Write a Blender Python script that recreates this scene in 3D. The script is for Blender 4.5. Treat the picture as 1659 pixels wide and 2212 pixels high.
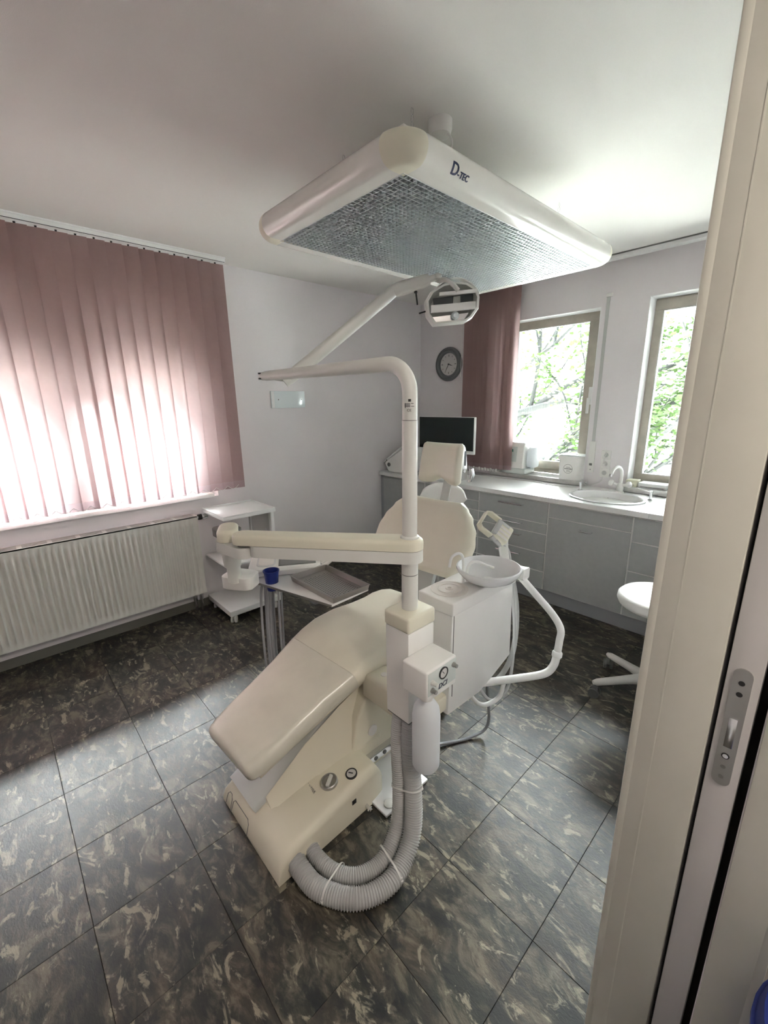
import bpy, bmesh, math, random
from mathutils import Vector, Matrix
random.seed(7)
PI = math.pi
for o in list(bpy.data.objects): bpy.data.objects.remove(o, do_unlink=True)
S = bpy.context.scene
COL = S.collection

# ------------------------------------------------------------------ camera
F_PX, YAW, PITCH, ROLL = 915.56, math.radians(47.257), math.radians(-14.582), math.radians(-0.928)
fwd = Vector((-math.sin(YAW)*math.cos(PITCH), math.cos(YAW)*math.cos(PITCH), math.sin(PITCH)))
rt0 = Vector((math.cos(YAW), math.sin(YAW), 0)); up0 = rt0.cross(fwd)
rt = math.cos(ROLL)*rt0 + math.sin(ROLL)*up0
up = -math.sin(ROLL)*rt0 + math.cos(ROLL)*up0
cd = bpy.data.cameras.new('camera'); cam = bpy.data.objects.new('camera', cd); COL.objects.link(cam)
M3 = Matrix((rt, up, -fwd)).transposed()
cam.matrix_world = Matrix.Translation((0, 0, 1.55)) @ M3.to_4x4()
cd.sensor_fit = 'HORIZONTAL'; cd.sensor_width = 36.0; cd.lens = F_PX/1659*36.0
cd.clip_start = 0.02; cd.clip_end = 200
S.camera = cam

# ------------------------------------------------------------------ world, sun, exposure
w = bpy.data.worlds.new('sky'); S.world = w; w.use_nodes = True
bg = w.node_tree.nodes['Background']
bg.inputs[0].default_value = (0.84, 0.92, 1.0, 1); bg.inputs[1].default_value = 2.2
sd = bpy.data.lights.new('sun', 'SUN'); sun = bpy.data.objects.new('sun', sd); COL.objects.link(sun)
sd.energy = 36.0; sd.angle = math.radians(78); sd.color = (0.96, 0.985, 1.0)
sun.location = (-6, 8, 9)
sun.rotation_euler = Vector((0.60, -0.54, -0.70)).to_track_quat('-Z', 'Y').to_euler()
def portal(name, loc, direction, sx, sy):
    ld = bpy.data.lights.new(name, 'AREA'); ld.shape = 'RECTANGLE'; ld.size = sx; ld.size_y = sy
    ld.cycles.is_portal = True
    lo = bpy.data.objects.new(name, ld); COL.objects.link(lo); lo.location = loc
    lo.rotation_euler = Vector(direction).to_track_quat('-Z', 'Z').to_euler()
portal('portal_back_a', (-1.85, 3.88, 1.57), (0, -1, 0), 0.9, 1.35)
portal('portal_back_b', (-0.74, 3.88, 1.57), (0, -1, 0), 0.75, 1.35)
portal('portal_left', (-3.53, 0.25, 1.6), (1, 0, 0), 2.05, 1.45)
S.view_settings.view_transform = 'Standard'; S.view_settings.look = 'None'
S.view_settings.gamma = 1.0; S.view_settings.use_curve_mapping = False
S.view_settings.exposure = 3.0

# ------------------------------------------------------------------ materials
MATS = {}
def mat(name, col, rough=0.5, metal=0.0, spec=0.5, bump=0.0, bscale=200.0, var=0.0, vscale=8.0, trans=0.0, coat=0.0, tcol=None):
    m = bpy.data.materials.new(name); m.use_nodes = True
    nt = m.node_tree; b = nt.nodes['Principled BSDF']
    b.inputs['Base Color'].default_value = (*col, 1); b.inputs['Roughness'].default_value = rough
    b.inputs['Metallic'].default_value = metal; b.inputs['Specular IOR Level'].default_value = spec
    if coat: b.inputs['Coat Weight'].default_value = coat; b.inputs['Coat Roughness'].default_value = 0.1
    tc = nt.nodes.new('ShaderNodeTexCoord')
    if var:
        n = nt.nodes.new('ShaderNodeTexNoise'); n.inputs['Scale'].default_value = vscale; n.inputs['Detail'].default_value = 5
        nt.links.new(tc.outputs['Object'], n.inputs['Vector'])
        r = nt.nodes.new('ShaderNodeValToRGB')
        r.color_ramp.elements[0].position = 0.3; r.color_ramp.elements[1].position = 0.7
        r.color_ramp.elements[0].color = (*[c*(1-var) for c in col], 1)
        r.color_ramp.elements[1].color = (*[min(1, c*(1+var*0.5)) for c in col], 1)
        nt.links.new(n.outputs['Fac'], r.inputs['Fac']); nt.links.new(r.outputs['Color'], b.inputs['Base Color'])
    if bump:
        n2 = nt.nodes.new('ShaderNodeTexNoise'); n2.inputs['Scale'].default_value = bscale; n2.inputs['Detail'].default_value = 3
        nt.links.new(tc.outputs['Object'], n2.inputs['Vector'])
        bp = nt.nodes.new('ShaderNodeBump'); bp.inputs['Strength'].default_value = bump; bp.inputs['Distance'].default_value = 0.002
        nt.links.new(n2.outputs['Fac'], bp.inputs['Height']); nt.links.new(bp.outputs['Normal'], b.inputs['Normal'])
    if trans:
        out = nt.nodes['Material Output']
        t = nt.nodes.new('ShaderNodeBsdfTranslucent'); t.inputs['Color'].default_value = (*(tcol or col), 1)
        mx = nt.nodes.new('ShaderNodeMixShader'); mx.inputs[0].default_value = trans
        nt.links.new(b.outputs[0], mx.inputs[1]); nt.links.new(t.outputs[0], mx.inputs[2]); nt.links.new(mx.outputs[0], out.inputs['Surface'])
    MATS[name] = m
    return m
mat('wall', (0.80, 0.765, 0.775), 0.85, bump=0.25, bscale=260, var=0.03, vscale=3)
mat('ceiling', (0.80, 0.785, 0.75), 0.9, bump=0.2, bscale=300, var=0.02, vscale=2)
mat('reveal', (0.86, 0.86, 0.86), 0.7, var=0.02)
mat('white_metal', (0.84, 0.84, 0.83), 0.28, var=0.02)
mat('white_plastic', (0.83, 0.82, 0.79), 0.3, var=0.02)
mat('enamel', (0.80, 0.79, 0.74), 0.22, var=0.03, coat=0.3)
mat('cream_plastic', (0.74, 0.71, 0.58), 0.42, bump=0.1, bscale=500, var=0.03)
mat('base_cream', (0.74, 0.69, 0.56), 0.45, bump=0.12, bscale=600, var=0.03)
mat('pole_paint', (0.70, 0.70, 0.66), 0.3, var=0.02)
mat('vinyl', (0.78, 0.74, 0.62), 0.36, bump=0.1, bscale=350, var=0.04, vscale=6)
mat('vinyl_film', (0.75, 0.72, 0.62), 0.3, bump=0.25, bscale=40, var=0.07, vscale=9, coat=0.25)
mat('grey_panel', (0.52, 0.53, 0.51), 0.45, bump=0.12, bscale=500)
mat('cabinet_grey', (0.42, 0.435, 0.43), 0.42, bump=0.1, bscale=700, var=0.04, vscale=30)
mat('cabinet_white', (0.80, 0.80, 0.77), 0.5)
mat('plinth', (0.33, 0.34, 0.36), 0.5)
mat('worktop', (0.83, 0.83, 0.82), 0.28, var=0.02, vscale=60)
mat('ceramic', (0.80, 0.80, 0.80), 0.16, var=0.01)
mat('chrome', (0.78, 0.78, 0.79), 0.22, metal=1.0)
mat('steel', (0.42, 0.40, 0.38), 0.33, metal=1.0, bump=0.1, bscale=300)
mat('aluminium', (0.72, 0.75, 0.76), 0.42, metal=0.75)
mat('reflector', (0.07, 0.08, 0.085), 0.35, metal=0.3)
mat('black', (0.015, 0.015, 0.016), 0.5)
mat('screen', (0.006, 0.012, 0.012), 0.12)
mat('window_wood', (0.50, 0.46, 0.39), 0.5, var=0.12, vscale=14)
mat('sill_stone', (0.56, 0.55, 0.53), 0.4, var=0.15, vscale=25)
mat('left_sill', (0.84, 0.84, 0.83), 0.3)
mat('hose_grey', (0.46, 0.46, 0.45), 0.42)
mat('tube_grey', (0.30, 0.31, 0.33), 0.4)
mat('tie', (0.72, 0.71, 0.68), 0.4)
mat('bottle', (0.80, 0.82, 0.84), 0.35, trans=0.25)
mat('blue_cup', (0.012, 0.028, 0.22), 0.3)
mat('blue_plastic', (0.012, 0.03, 0.20), 0.5)
mat('clock_frame', (0.13, 0.135, 0.14), 0.3, coat=0.3)
mat('clock_face', (0.62, 0.60, 0.58), 0.4)
mat('castor', (0.12, 0.12, 0.115), 0.5)
mat('stool_grey', (0.62, 0.60, 0.57), 0.45)
mat('door_paint', (0.62, 0.61, 0.54), 0.4, bump=0.06, bscale=500, var=0.03)
mat('door_edge', (0.60, 0.58, 0.57), 0.45)
mat('lock_plate', (0.45, 0.44, 0.42), 0.38, metal=0.9)
mat('gap', (0.004, 0.004, 0.004), 0.9)
mat('blind', (0.36, 0.235, 0.22), 0.85, bump=0.2, bscale=700, var=0.04, vscale=40, trans=0.40, tcol=(0.46, 0.345, 0.35))
mat('blind_hem', (0.40, 0.29, 0.30), 0.85, trans=0.3, tcol=(0.5, 0.38, 0.4))
mat('ink_blue', (0.012, 0.02, 0.08), 0.4)
mat('ink', (0.03, 0.03, 0.03), 0.5)
mat('ink_grey', (0.16, 0.16, 0.15), 0.5)
mat('baseboard', (0.16, 0.155, 0.13), 0.6)
mat('paper_box', (0.62, 0.60, 0.47), 0.7)
mat('paper_white', (0.78, 0.78, 0.78), 0.7)
mat('lcd', (0.05, 0.22, 0.16), 0.3)
mat('panel_pale', (0.62, 0.66, 0.63), 0.4)
mat('frost', (0.70, 0.76, 0.77), 0.12, coat=0.3)
mat('pad_grey', (0.22, 0.22, 0.215), 0.7, bump=0.5, bscale=900)
mat('bark', (0.03, 0.032, 0.030), 0.9)
mat('leaf', (0.045, 0.085, 0.02), 0.6, trans=0.25, var=0.3, vscale=3)
mat('ground', (0.48, 0.48, 0.45), 0.9, var=0.15, vscale=1)
mat('hall_floor', (0.20, 0.19, 0.17), 0.4)
mat('cup_rest', (0.74, 0.70, 0.66), 0.3)
mat('rubber_pad', (0.30, 0.30, 0.30), 0.6)

def glass_mat():
    m = bpy.data.materials.new('glass'); m.use_nodes = True; nt = m.node_tree; nt.nodes.clear()
    out = nt.nodes.new('ShaderNodeOutputMaterial'); t = nt.nodes.new('ShaderNodeBsdfTransparent'); g = nt.nodes.new('ShaderNodeBsdfGlossy')
    g.inputs['Roughness'].default_value = 0.02; t.inputs['Color'].default_value = (0.95, 0.97, 0.96, 1)
    fr = nt.nodes.new('ShaderNodeFresnel'); fr.inputs[0].default_value = 1.45
    mx = nt.nodes.new('ShaderNodeMixShader'); nt.links.new(fr.outputs[0], mx.inputs[0])
    nt.links.new(t.outputs[0], mx.inputs[1]); nt.links.new(g.outputs[0], mx.inputs[2]); nt.links.new(mx.outputs[0], out.inputs['Surface'])
    MATS['glass'] = m
glass_mat()
def emit_mat(name, col, s):
    m = bpy.data.materials.new(name); m.use_nodes = True; nt = m.node_tree; nt.nodes.clear()
    out = nt.nodes.new('ShaderNodeOutputMaterial'); e = nt.nodes.new('ShaderNodeEmission')
    e.inputs[0].default_value = (*col, 1); e.inputs[1].default_value = s
    nt.links.new(e.outputs[0], out.inputs['Surface']); MATS[name] = m
emit_mat('hall_fill_lamp', (1.0, 0.92, 0.80), 5.0)  # glow of the added hall lamp, warm fill for the room
def tile_mat():
    m = bpy.data.materials.new('floor_tile'); m.use_nodes = True; nt = m.node_tree; b = nt.nodes['Principled BSDF']
    L = nt.links.new; N = nt.nodes.new
    tc = N('ShaderNodeTexCoord'); oi = N('ShaderNodeObjectInfo')
    mul = N('ShaderNodeMath'); mul.operation = 'MULTIPLY'; mul.inputs[1].default_value = 37.0; L(oi.outputs['Random'], mul.inputs[0])
    mp = N('ShaderNodeMapping'); mp.inputs['Rotation'].default_value = (0, 0, 0.9); mp.inputs['Scale'].default_value = (1.0, 2.0, 1.0)
    L(tc.outputs['Object'], mp.inputs['Vector'])
    def noise(scale, detail, rough, dist, off):
        n = N('ShaderNodeTexNoise'); n.noise_dimensions = '4D'; n.inputs['Scale'].default_value = scale; n.inputs['Detail'].default_value = detail
        n.inputs['Roughness'].default_value = rough; n.inputs['Distortion'].default_value = dist
        ad = N('ShaderNodeMath'); ad.operation = 'ADD'; ad.inputs[1].default_value = off; L(mul.outputs[0], ad.inputs[0]); L(ad.outputs[0], n.inputs['W'])
        L(mp.outputs[0], n.inputs['Vector']); return n.outputs['Fac']
    def ramp(src, stops, const=False):
        r = N('ShaderNodeValToRGB'); e = r.color_ramp.elements
        while len(e) < len(stops): e.new(0.5)
        for el, (p, c) in zip(e, stops): el.position = p; el.color = (*c, 1)
        L(src, r.inputs['Fac']); return r.outputs['Color']
    def mix(f, a, c):
        x = N('ShaderNodeMix'); x.data_type = 'RGBA'
        L(f, x.inputs[0]); L(a, x.inputs[6]); L(c, x.inputs[7]); return x.outputs[2]
    base = ramp(noise(7, 8, 0.66, 1.2, 0), [(0.39, (0.005, 0.005, 0.005)), (0.475, (0.019, 0.017, 0.013)), (0.53, (0.058, 0.049, 0.035)), (0.61, (0.145, 0.122, 0.085))])
    tint = ramp(noise(5, 3, 0.5, 0.5, 11), [(0.36, (0.036, 0.045, 0.038)), (0.5, (0.062, 0.058, 0.05)), (0.64, (0.105, 0.075, 0.055))])
    f1 = N('ShaderNodeValue'); f1.outputs[0].default_value = 0.25
    c1 = mix(f1.outputs[0], base, tint)
    fl = ramp(noise(9, 5, 0.62, 1.6, 23), [(0.565, (0, 0, 0)), (0.62, (1, 1, 1))])
    pale = N('ShaderNodeRGB'); pale.outputs[0].default_value = (0.30, 0.265, 0.195, 1)
    fm = N('ShaderNodeMath'); fm.operation = 'MULTIPLY'; fm.inputs[1].default_value = 0.75; L(fl, fm.inputs[0])
    c2 = mix(fm.outputs[0], c1, pale.outputs[0])
    dk = ramp(noise(8, 5, 0.6, 1.5, 41), [(0.535, (0, 0, 0)), (0.61, (1, 1, 1))])
    dark = N('ShaderNodeRGB'); dark.outputs[0].default_value = (0.009, 0.010, 0.012, 1)
    dm = N('ShaderNodeMath'); dm.operation = 'MULTIPLY'; dm.inputs[1].default_value = 0.7; L(dk, dm.inputs[0])
    c3 = mix(dm.outputs[0], c2, dark.outputs[0])
    L(c3, b.inputs['Base Color'])
    rr = N('ShaderNodeMapRange'); L(noise(60, 3, 0.6, 0, 5), rr.inputs[0]); rr.inputs[3].default_value = 0.32; rr.inputs[4].default_value = 0.55
    L(rr.outputs[0], b.inputs['Roughness'])
    bp = N('ShaderNodeBump'); bp.inputs['Strength'].default_value = 0.35; bp.inputs['Distance'].default_value = 0.002
    L(noise(70, 4, 0.6, 1.0, 9), bp.inputs['Height']); L(bp.outputs[0], b.inputs['Normal'])
    MATS['floor_tile'] = m
tile_mat()

# ------------------------------------------------------------------ helpers
def V(*a): return Vector(a)
def obj(name, bm, material, parent=None, smooth=35, loc=None, kind=None):
    me = bpy.data.meshes.new(name)
    if bm.faces: bmesh.ops.recalc_face_normals(bm, faces=bm.faces[:])
    bm.to_mesh(me); bm.free()
    for p in me.polygons: p.use_smooth = smooth > 0
    if smooth > 0: me.set_sharp_from_angle(angle=math.radians(smooth))
    me.materials.append(MATS[material] if isinstance(material, str) else material)
    return link(name, me, parent, loc, kind)
def link(name, me, parent=None, loc=None, kind=None, rotz=0):
    o = bpy.data.objects.new(name, me); COL.objects.link(o)
    if loc is not None: o.location = loc
    if rotz: o.rotation_euler = (0, 0, rotz)
    if parent is not None:
        o.parent = parent
        if parent.type == 'EMPTY': o.matrix_parent_inverse = Matrix.Translation(parent.location).inverted()
    if kind: o['kind'] = kind
    return o
def thing(name, label, cat, loc, group=None):
    o = bpy.data.objects.new(name, None); COL.objects.link(o); o.location = loc; o.empty_display_size = 0.1
    o['label'] = label; o['category'] = cat
    if group: o['group'] = group
    return o
def tag(o, label, cat, group=None):
    o['label'] = label; o['category'] = cat
    if group: o['group'] = group
    return o
def struct_empty(name, loc):
    o = bpy.data.objects.new(name, None); COL.objects.link(o); o.location = loc; o.empty_display_size = 0.1; o['kind'] = 'structure'
    return o
def struct(name, bm, m, smooth=0): return obj(name, bm, m, smooth=smooth, kind='structure')
def B(): return bmesh.new()
def box(bm, x0, x1, y0, y1, z0, z1, bev=0.0, seg=2, mx=None):
    n = B(); bmesh.ops.create_cube(n, size=1)
    for v in n.verts: v.co = V((x0+x1)/2+(x1-x0)*v.co.x, (y0+y1)/2+(y1-y0)*v.co.y, (z0+z1)/2+(z1-z0)*v.co.z)
    if bev: bmesh.ops.bevel(n, geom=n.edges[:], offset=min(bev, 0.49*min(abs(x1-x0), abs(y1-y0), abs(z1-z0))), segments=seg, profile=0.5, affect='EDGES')
    merge(bm, n, mx); return bm
def merge(bm, n, mx=None):
    if mx is not None: bmesh.ops.transform(n, matrix=mx, verts=n.verts[:])
    vm = {v: bm.verts.new(v.co) for v in n.verts}
    for f in n.faces:
        try: bm.faces.new([vm[v] for v in f.verts])
        except ValueError: pass
    n.free()
def frame_of(d):
    d = d.normalized(); a = V(0, 0, 1) if abs(d.z) < 0.9 else V(1, 0, 0)
    u = d.cross(a).normalized(); return u, d.cross(u).normalized()
def rings(bm, rs, cap0=True, cap1=True, closed=False):
    vs = [[bm.verts.new(p) for p in r] for r in rs]; n = len(vs[0])
    m = len(vs)
    for i in range(m if closed else m-1):
        a, b = vs[i], vs[(i+1) % m]
        for k in range(n):
            bm.faces.new((a[k], a[(k+1) % n], b[(k+1) % n], b[k]))
    if not closed:
        if cap0: bm.faces.new(list(reversed(vs[0])))
        if cap1: bm.faces.new(vs[-1])
    return bm
def tube(bm, pts, r, n=12, cap=True):
    pts = [Vector(p) for p in pts]; rad = r if isinstance(r, (list, tuple)) else [r]*len(pts)
    u = None; rs = []
    for i, p in enumerate(pts):
        d = (pts[min(i+1, len(pts)-1)]-pts[max(i-1, 0)]).normalized()
        if u is None: u, w_ = frame_of(d)
        else:
            u = (u-d*u.dot(d)).normalized(); w_ = d.cross(u)
        rs.append([p+(u*math.cos(2*PI*k/n)+w_*math.sin(2*PI*k/n))*rad[i] for k in range(n)])
    return rings(bm, rs, cap, cap)
def cyl(bm, a, b, r, n=20, r2=None): return tube(bm, [a, b], [r, r if r2 is None else r2], n)
def smooth_path(pts, sub=8):
    pts = [Vector(p) for p in pts]; out = []
    P = [pts[0]*2-pts[1]]+pts+[pts[-1]*2-pts[-2]]
    for i in range(1, len(P)-2):
        p0, p1, p2, p3 = P[i-1:i+3]
        for k in range(sub):
            t = k/sub
            out.append(0.5*((2*p1)+(p2-p0)*t+(2*p0-5*p1+4*p2-p3)*t*t+(3*p1-p0-3*p2+p3)*t**3))
    out.append(pts[-1]); return out
def lathe(bm, prof, origin, axis=(0, 0, 1), n=32, sx=1.0, sy=1.0, cap=True):
    axis = Vector(axis).normalized()
    if abs(axis.z) > 0.99: u, v = V(1, 0, 0), V(0, 1, 0)
    else: u, v = frame_of(axis)
    o = Vector(origin)
    rs = [[o+axis*h+u*(math.cos(2*PI*k/n)*r*sx)+v*(math.sin(2*PI*k/n)*r*sy) for k in range(n)] for r, h in prof]
    return rings(bm, rs, cap, cap)
def prism(bm, poly, a, b, axis='y', bev=0.0, seg=2, mx=None):
    n = B()
    def P(u, v, t): return {'x': V(t, u, v), 'y': V(u, t, v), 'z': V(u, v, t)}[axis]
    v0 = [n.verts.new(P(u, v, a)) for u, v in poly]; v1 = [n.verts.new(P(u, v, b)) for u, v in poly]
    k = len(poly)
    n.faces.new(v0); n.faces.new(v1)
    for i in range(k): n.faces.new((v0[i], v0[(i+1) % k], v1[(i+1) % k], v1[i]))
    bmesh.ops.recalc_face_normals(n, faces=n.faces[:])
    if bev: bmesh.ops.bevel(n, geom=n.edges[:], offset=bev, segments=seg, profile=0.5, affect='EDGES')
    merge(bm, n, mx); return bm
def rrect(w, h, r, n=5):
    r = min(r, w/2-1e-4, h/2-1e-4); out = []
    for cx, cy, a0 in ((w/2-r, h/2-r, 0), (-w/2+r, h/2-r, PI/2), (-w/2+r, -h/2+r, PI), (w/2-r, -h/2+r, 1.5*PI)):
        for k in range(n): 
            a = a0+PI/2*k/(n-1); out.append((cx+r*math.cos(a), cy+r*math.sin(a)))
    return out
def loft(bm, secs, n=5):
    """secs: (centre, width axis, thickness axis, width, thickness, corner radius)"""
    rs = []
    for c, X, Z, w_, t, r in secs:
        rs.append([Vector(c)+Vector(X)*a+Vector(Z)*b for a, b in rrect(w_, t, r, n)])
    return rings(bm, rs)
def text(bm, body, size, fmap, depth=0.0004, cuts=0):
    cu = bpy.data.curves.new('lettering', 'FONT'); cu.body = body; cu.size = size; cu.extrude = depth; cu.resolution_u = 3
    to = bpy.data.objects.new('lettering', cu); COL.objects.link(to)
    me = bpy.data.meshes.new_from_object(to.evaluated_get(bpy.context.evaluated_depsgraph_get()))
    n = B(); n.from_mesh(me)
    if cuts:
        bmesh.ops.triangulate(n, faces=n.faces[:])
        for _ in range(cuts):
            le = [x for x in n.edges if x.calc_length() > 0.005]
            if le: bmesh.ops.subdivide_edges(n, edges=le, cuts=1); bmesh.ops.triangulate(n, faces=n.faces[:])
    for v in n.verts: v.co = Vector(fmap(v.co.x, v.co.y, v.co.z))
    merge(bm, n); bpy.data.objects.remove(to, do_unlink=True); bpy.data.curves.remove(cu); bpy.data.meshes.remove(me)
def holed_wall(bm, axis, at0, at1, u0, u1, z0, z1, holes):
    """wall slab between at0..at1 on axis with rectangular holes (a,b,c,d) = u-range, z-range; pieces meet edge to edge"""
    us = sorted({u0, u1, *[h[0] for h in holes], *[h[1] for h in holes]})
    for a, b in zip(us[:-1], us[1:]):
        cuts = sorted((h[2], h[3]) for h in holes if h[0] <= a+1e-6 and h[1] >= b-1e-6)
        zz = z0
        for c, d in cuts+[(z1, z1)]:
            if c > zz+1e-6:
                if axis == 'x': box(bm, at0, at1, a, b, zz, c)
                else: box(bm, a, b, at0, at1, zz, c)
            zz = max(zz, d)

CEIL = 2.52; WL = -3.25; WB = 3.575; WR = -0.165; YF = -1.3

# ------------------------------------------------------------------ room shell
bm = B(); box(bm, WL-0.3, 1.7, YF-0.2, WB+0.3, -0.12, -0.004); floor = struct('floor', bm, 'gap')
T = 0.3145; JX = -0.371; JY = -0.030
def tile_mesh(w_, d):
    b_ = B(); box(b_, -w_/2, w_/2, -d/2, d/2, -0.004, 0.0)
    e = [x for x in b_.edges if all(v.co.z > -0.001 for v in x.verts)]
    bmesh.ops.bevel(b_, geom=e, offset=0.0009, segments=1, affect='EDGES')
    me = bpy.data.meshes.new('floor_tile'); bmesh.ops.recalc_face_normals(b_, faces=b_.faces[:]); b_.to_mesh(me); b_.free(); me.materials.append(MATS['floor_tile']); return me
cache = {}
g = 0.0011
for i in range(-12, 3):
    for j in range(-6, 12):
        x0, x1 = max(JX+i*T, WL), min(JX+(i+1)*T, 0.30); y0, y1 = max(JY+j*T, YF), min(JY+(j+1)*T, 3.05)
        if x1-x0 < 0.03 or y1-y0 < 0.03: continue
        if x0 > WR and (y0 > 0.79 or y1 < -0.3): continue
        key = (round(x1-x0, 3), round(y1-y0, 3))
        if key not in cache: cache[key] = tile_mesh(x1-x0-g, y1-y0-g)
        link('floor_tile', cache[key], floor, ((x0+x1)/2, (y0+y1)/2, 0))
bm = B(); box(bm, WL-0.3, 1.7, YF-0.2, WB+0.3, CEIL, CEIL+0.15); struct('ceiling', bm, 'ceiling')
LW = (-0.75, 1.25, 0.865, 2.30)
bm = B(); holed_wall(bm, 'x', WL-0.26, WL, YF-0.2, WB+0.3, 0, CEIL, [LW]); struct('wall_left', bm, 'wall')
W2 = (-2.28, -1.42, 0.865, 2.215); W3 = (-1.095, -0.39, 0.865, 2.235)
bm = B(); holed_wall(bm, 'y', WB, WB+0.3, WL, 1.7, 0, CEIL, [W2, W3]); struct('wall_back', bm, 'wall')
bm = B(); box(bm, WL, 1.7, YF-0.2, YF, 0, CEIL); struct('wall_front', bm, 'wall')
# door wall: pocket with the sliding door inside
bm = B(); box(bm, WR, -0.070, 0.802, WB, 0, CEIL); box(bm, -0.008, 0.05, 0.802, WB, 0, CEIL)
box(bm, WR, 0.05, YF, -0.30, 0, CEIL); box(bm, WR, 0.05, -0.30, 0.802, 2.30, CEIL); struct('wall_right', bm, 'wall')
bm = B(); box(bm, 1.5, 1.7, YF, WB, 0, CEIL); box(bm, 0.05, 1.5, 2.2, 2.3, 0, CEIL); struct('wall_hall', bm, 'wall')
bm = B(); box(bm, 0.05, 1.5, YF, 2.2, -0.003, 0.0); struct('floor_hall', bm, 'hall_floor')
# jambs
bm = B(); box(bm, WR-0.004, -0.070, 0.790, 0.802, 0, 2.30, 0.002); box(bm, WR-0.016, WR, 0.790, 0.862, 0, 2.36, 0.003)
box(bm, -0.141, -0.139, 0.7895, 0.7905, 0, 2.30); struct('trim_1', bm, 'door_paint', 30)
bm = B(); box(bm, -0.006, 0.054, 0.790, 0.802, 0, 2.30, 0.002); box(bm, 0.05, 0.066, 0.790, 0.862, 0, 2.36, 0.003); struct('trim_2', bm, 'door_paint', 30)
door = struct_empty('door_1', (-0.04, 0.80, 0))
bm = B(); box(bm, -0.0635, -0.0205, 0.797, 1.75, 0.008, 2.29, 0.002); obj('door_leaf', bm, 'door_edge', door)
bm = B(); box(bm, -0.0695, -0.0085, 0.86, 0.87, 0.0, 2.29); obj('pocket_shade', bm, 'gap', door)  # black sheet standing in for the shade inside the door slots
def stadium(x0, x1, z0, z1, n=8):
    c = (x0+x1)/2; r = (x1-x0)/2; out = []
    for k in range(n+1): a = PI*k/n; out.append((c+r*math.cos(a), z1-r+r*math.sin(a)))
    for k in range(n+1): a = PI+PI*k/n; out.append((c+r*math.cos(a), z0+r+r*math.sin(a)))
    return out
bm = B(); prism(bm, stadium(-0.0555, -0.0305, 0.920, 1.140), 0.7945, 0.7972, 'y'); lp = obj('lock_plate', bm, 'lock_plate', door)
bm = B(); box(bm, -0.0485, -0.0375, 0.7935, 0.7945, 0.995, 1.05, 0.001); obj('latch', bm, 'chrome', lp)
for z in (1.115, 1.095):
    bm = B(); lathe(bm, [(0.0042, 0), (0.0042, 0.0006)], (-0.043, 0.7939, z), (0, 1, 0), 12); obj('screw_hole', bm, 'black', lp)
bm = B(); lathe(bm, [(0.0055, 0), (0.0055, 0.0006)], (-0.043, 0.7939, 0.978), (0, 1, 0), 14); obj('bolt_hole', bm, 'black', lp)
bm = B(); lathe(bm, [(0.0038, 0), (0.0038, 0.0010)], (-0.043, 0.7932, 0.978), (0, 1, 0), 14); obj('bolt_tip', bm, 'chrome', lp)
for z in (0.957, 0.937):
    bm = B(); lathe(bm, [(0.0036, 0), (0.0036, 0.0006)], (-0.043, 0.7939, z), (0, 1, 0), 12); obj('screw', bm, 'ink_grey', lp)
# baseboards
bm = B(); box(bm, WL, WL+0.012, YF, 2.97, 0, 0.062, 0.002); struct('baseboard_left', bm, 'baseboard')
bm = B(); box(bm, WR-0.012, WR, 0.87, 2.97, 0, 0.062, 0.002); struct('baseboard_right', bm, 'baseboard')
# ceiling rails
bm = B(); box(bm, -3.165, -3.105, YF+0.3, 1.425, 2.487, CEIL, 0.002); box(bm, -3.170, -3.098, YF+0.3, 1.425, 2.512, CEIL)
rail_l = bm
bm = B(); box(bm, -2.62, WR, 3.435, 3.495, 2.490, CEIL, 0.002); struct('trim_3', bm, 'white_metal')
bm = B(); box(bm, -2.62, WR, 3.430, 3.434, 2.512, CEIL); struct('trim_4', bm, 'ink_grey')

# ------------------------------------------------------------------ windows
def bars(bm, u0, u1, z0, z1, wd, P):
    for a, b, c, d in ((u0, u1, z0, z0+wd), (u0, u1, z1-wd, z1), (u0, u0+wd, z0+wd, z1-wd), (u1-wd, u1, z0+wd, z1-wd)): P(bm, a, b, c, d)
def win_back(name, x0, x1, z0, z1, handle_x=None):
    e = struct_empty(name, ((x0+x1)/2, 3.74, z0))
    bm = B(); bars(bm, x0, x1, z0, z1, 0.045, lambda b_, a, b, c, d: box(b_, a, b, 3.715, 3.79, c, d, 0.003)); obj('window_frame', bm, 'window_wood', e)
    s = 0.040
    bm = B(); bars(bm, x0+s, x1-s, z0+s, z1-s, 0.068, lambda b_, a, b, c, d: box(b_, a, b, 3.700, 3.765, c, d, 0.004)); sa = obj('sash', bm, 'window_wood', e)
    bm = B(); box(bm, x0+s+0.06, x1-s-0.06, 3.735, 3.741, z0+s+0.06, z1-s-0.06); obj('pane', bm, 'glass', e, 0)
    bm = B(); bars(bm, x0+s+0.066, x1-s-0.066, z0+s+0.066, z1-s-0.066, 0.007, lambda b_, a, b, c, d: box(b_, a, b, 3.703, 3.73, c, d)); obj('glazing_bead', bm, 'sill_stone', e)
    if handle_x:
        bm = B(); box(bm, handle_x-0.013, handle_x+0.013, 3.690, 3.70, 1.50, 1.64, 0.003); h = obj('handle_plate', bm, 'white_metal', e)
        bm = B(); cyl(bm, (handle_x, 3.70, 1.545), (handle_x, 3.665, 1.545), 0.009); box(bm, handle_x-0.010, handle_x+0.010, 3.655, 3.672, 1.43, 1.555, 0.004); obj('handle', bm, 'white_metal', h)
win_back('window_2', -2.28, -1.435, 0.895, 2.255, -1.485)
win_back('window_3', -1.145, -0.36, 0.865, 2.26)
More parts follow.
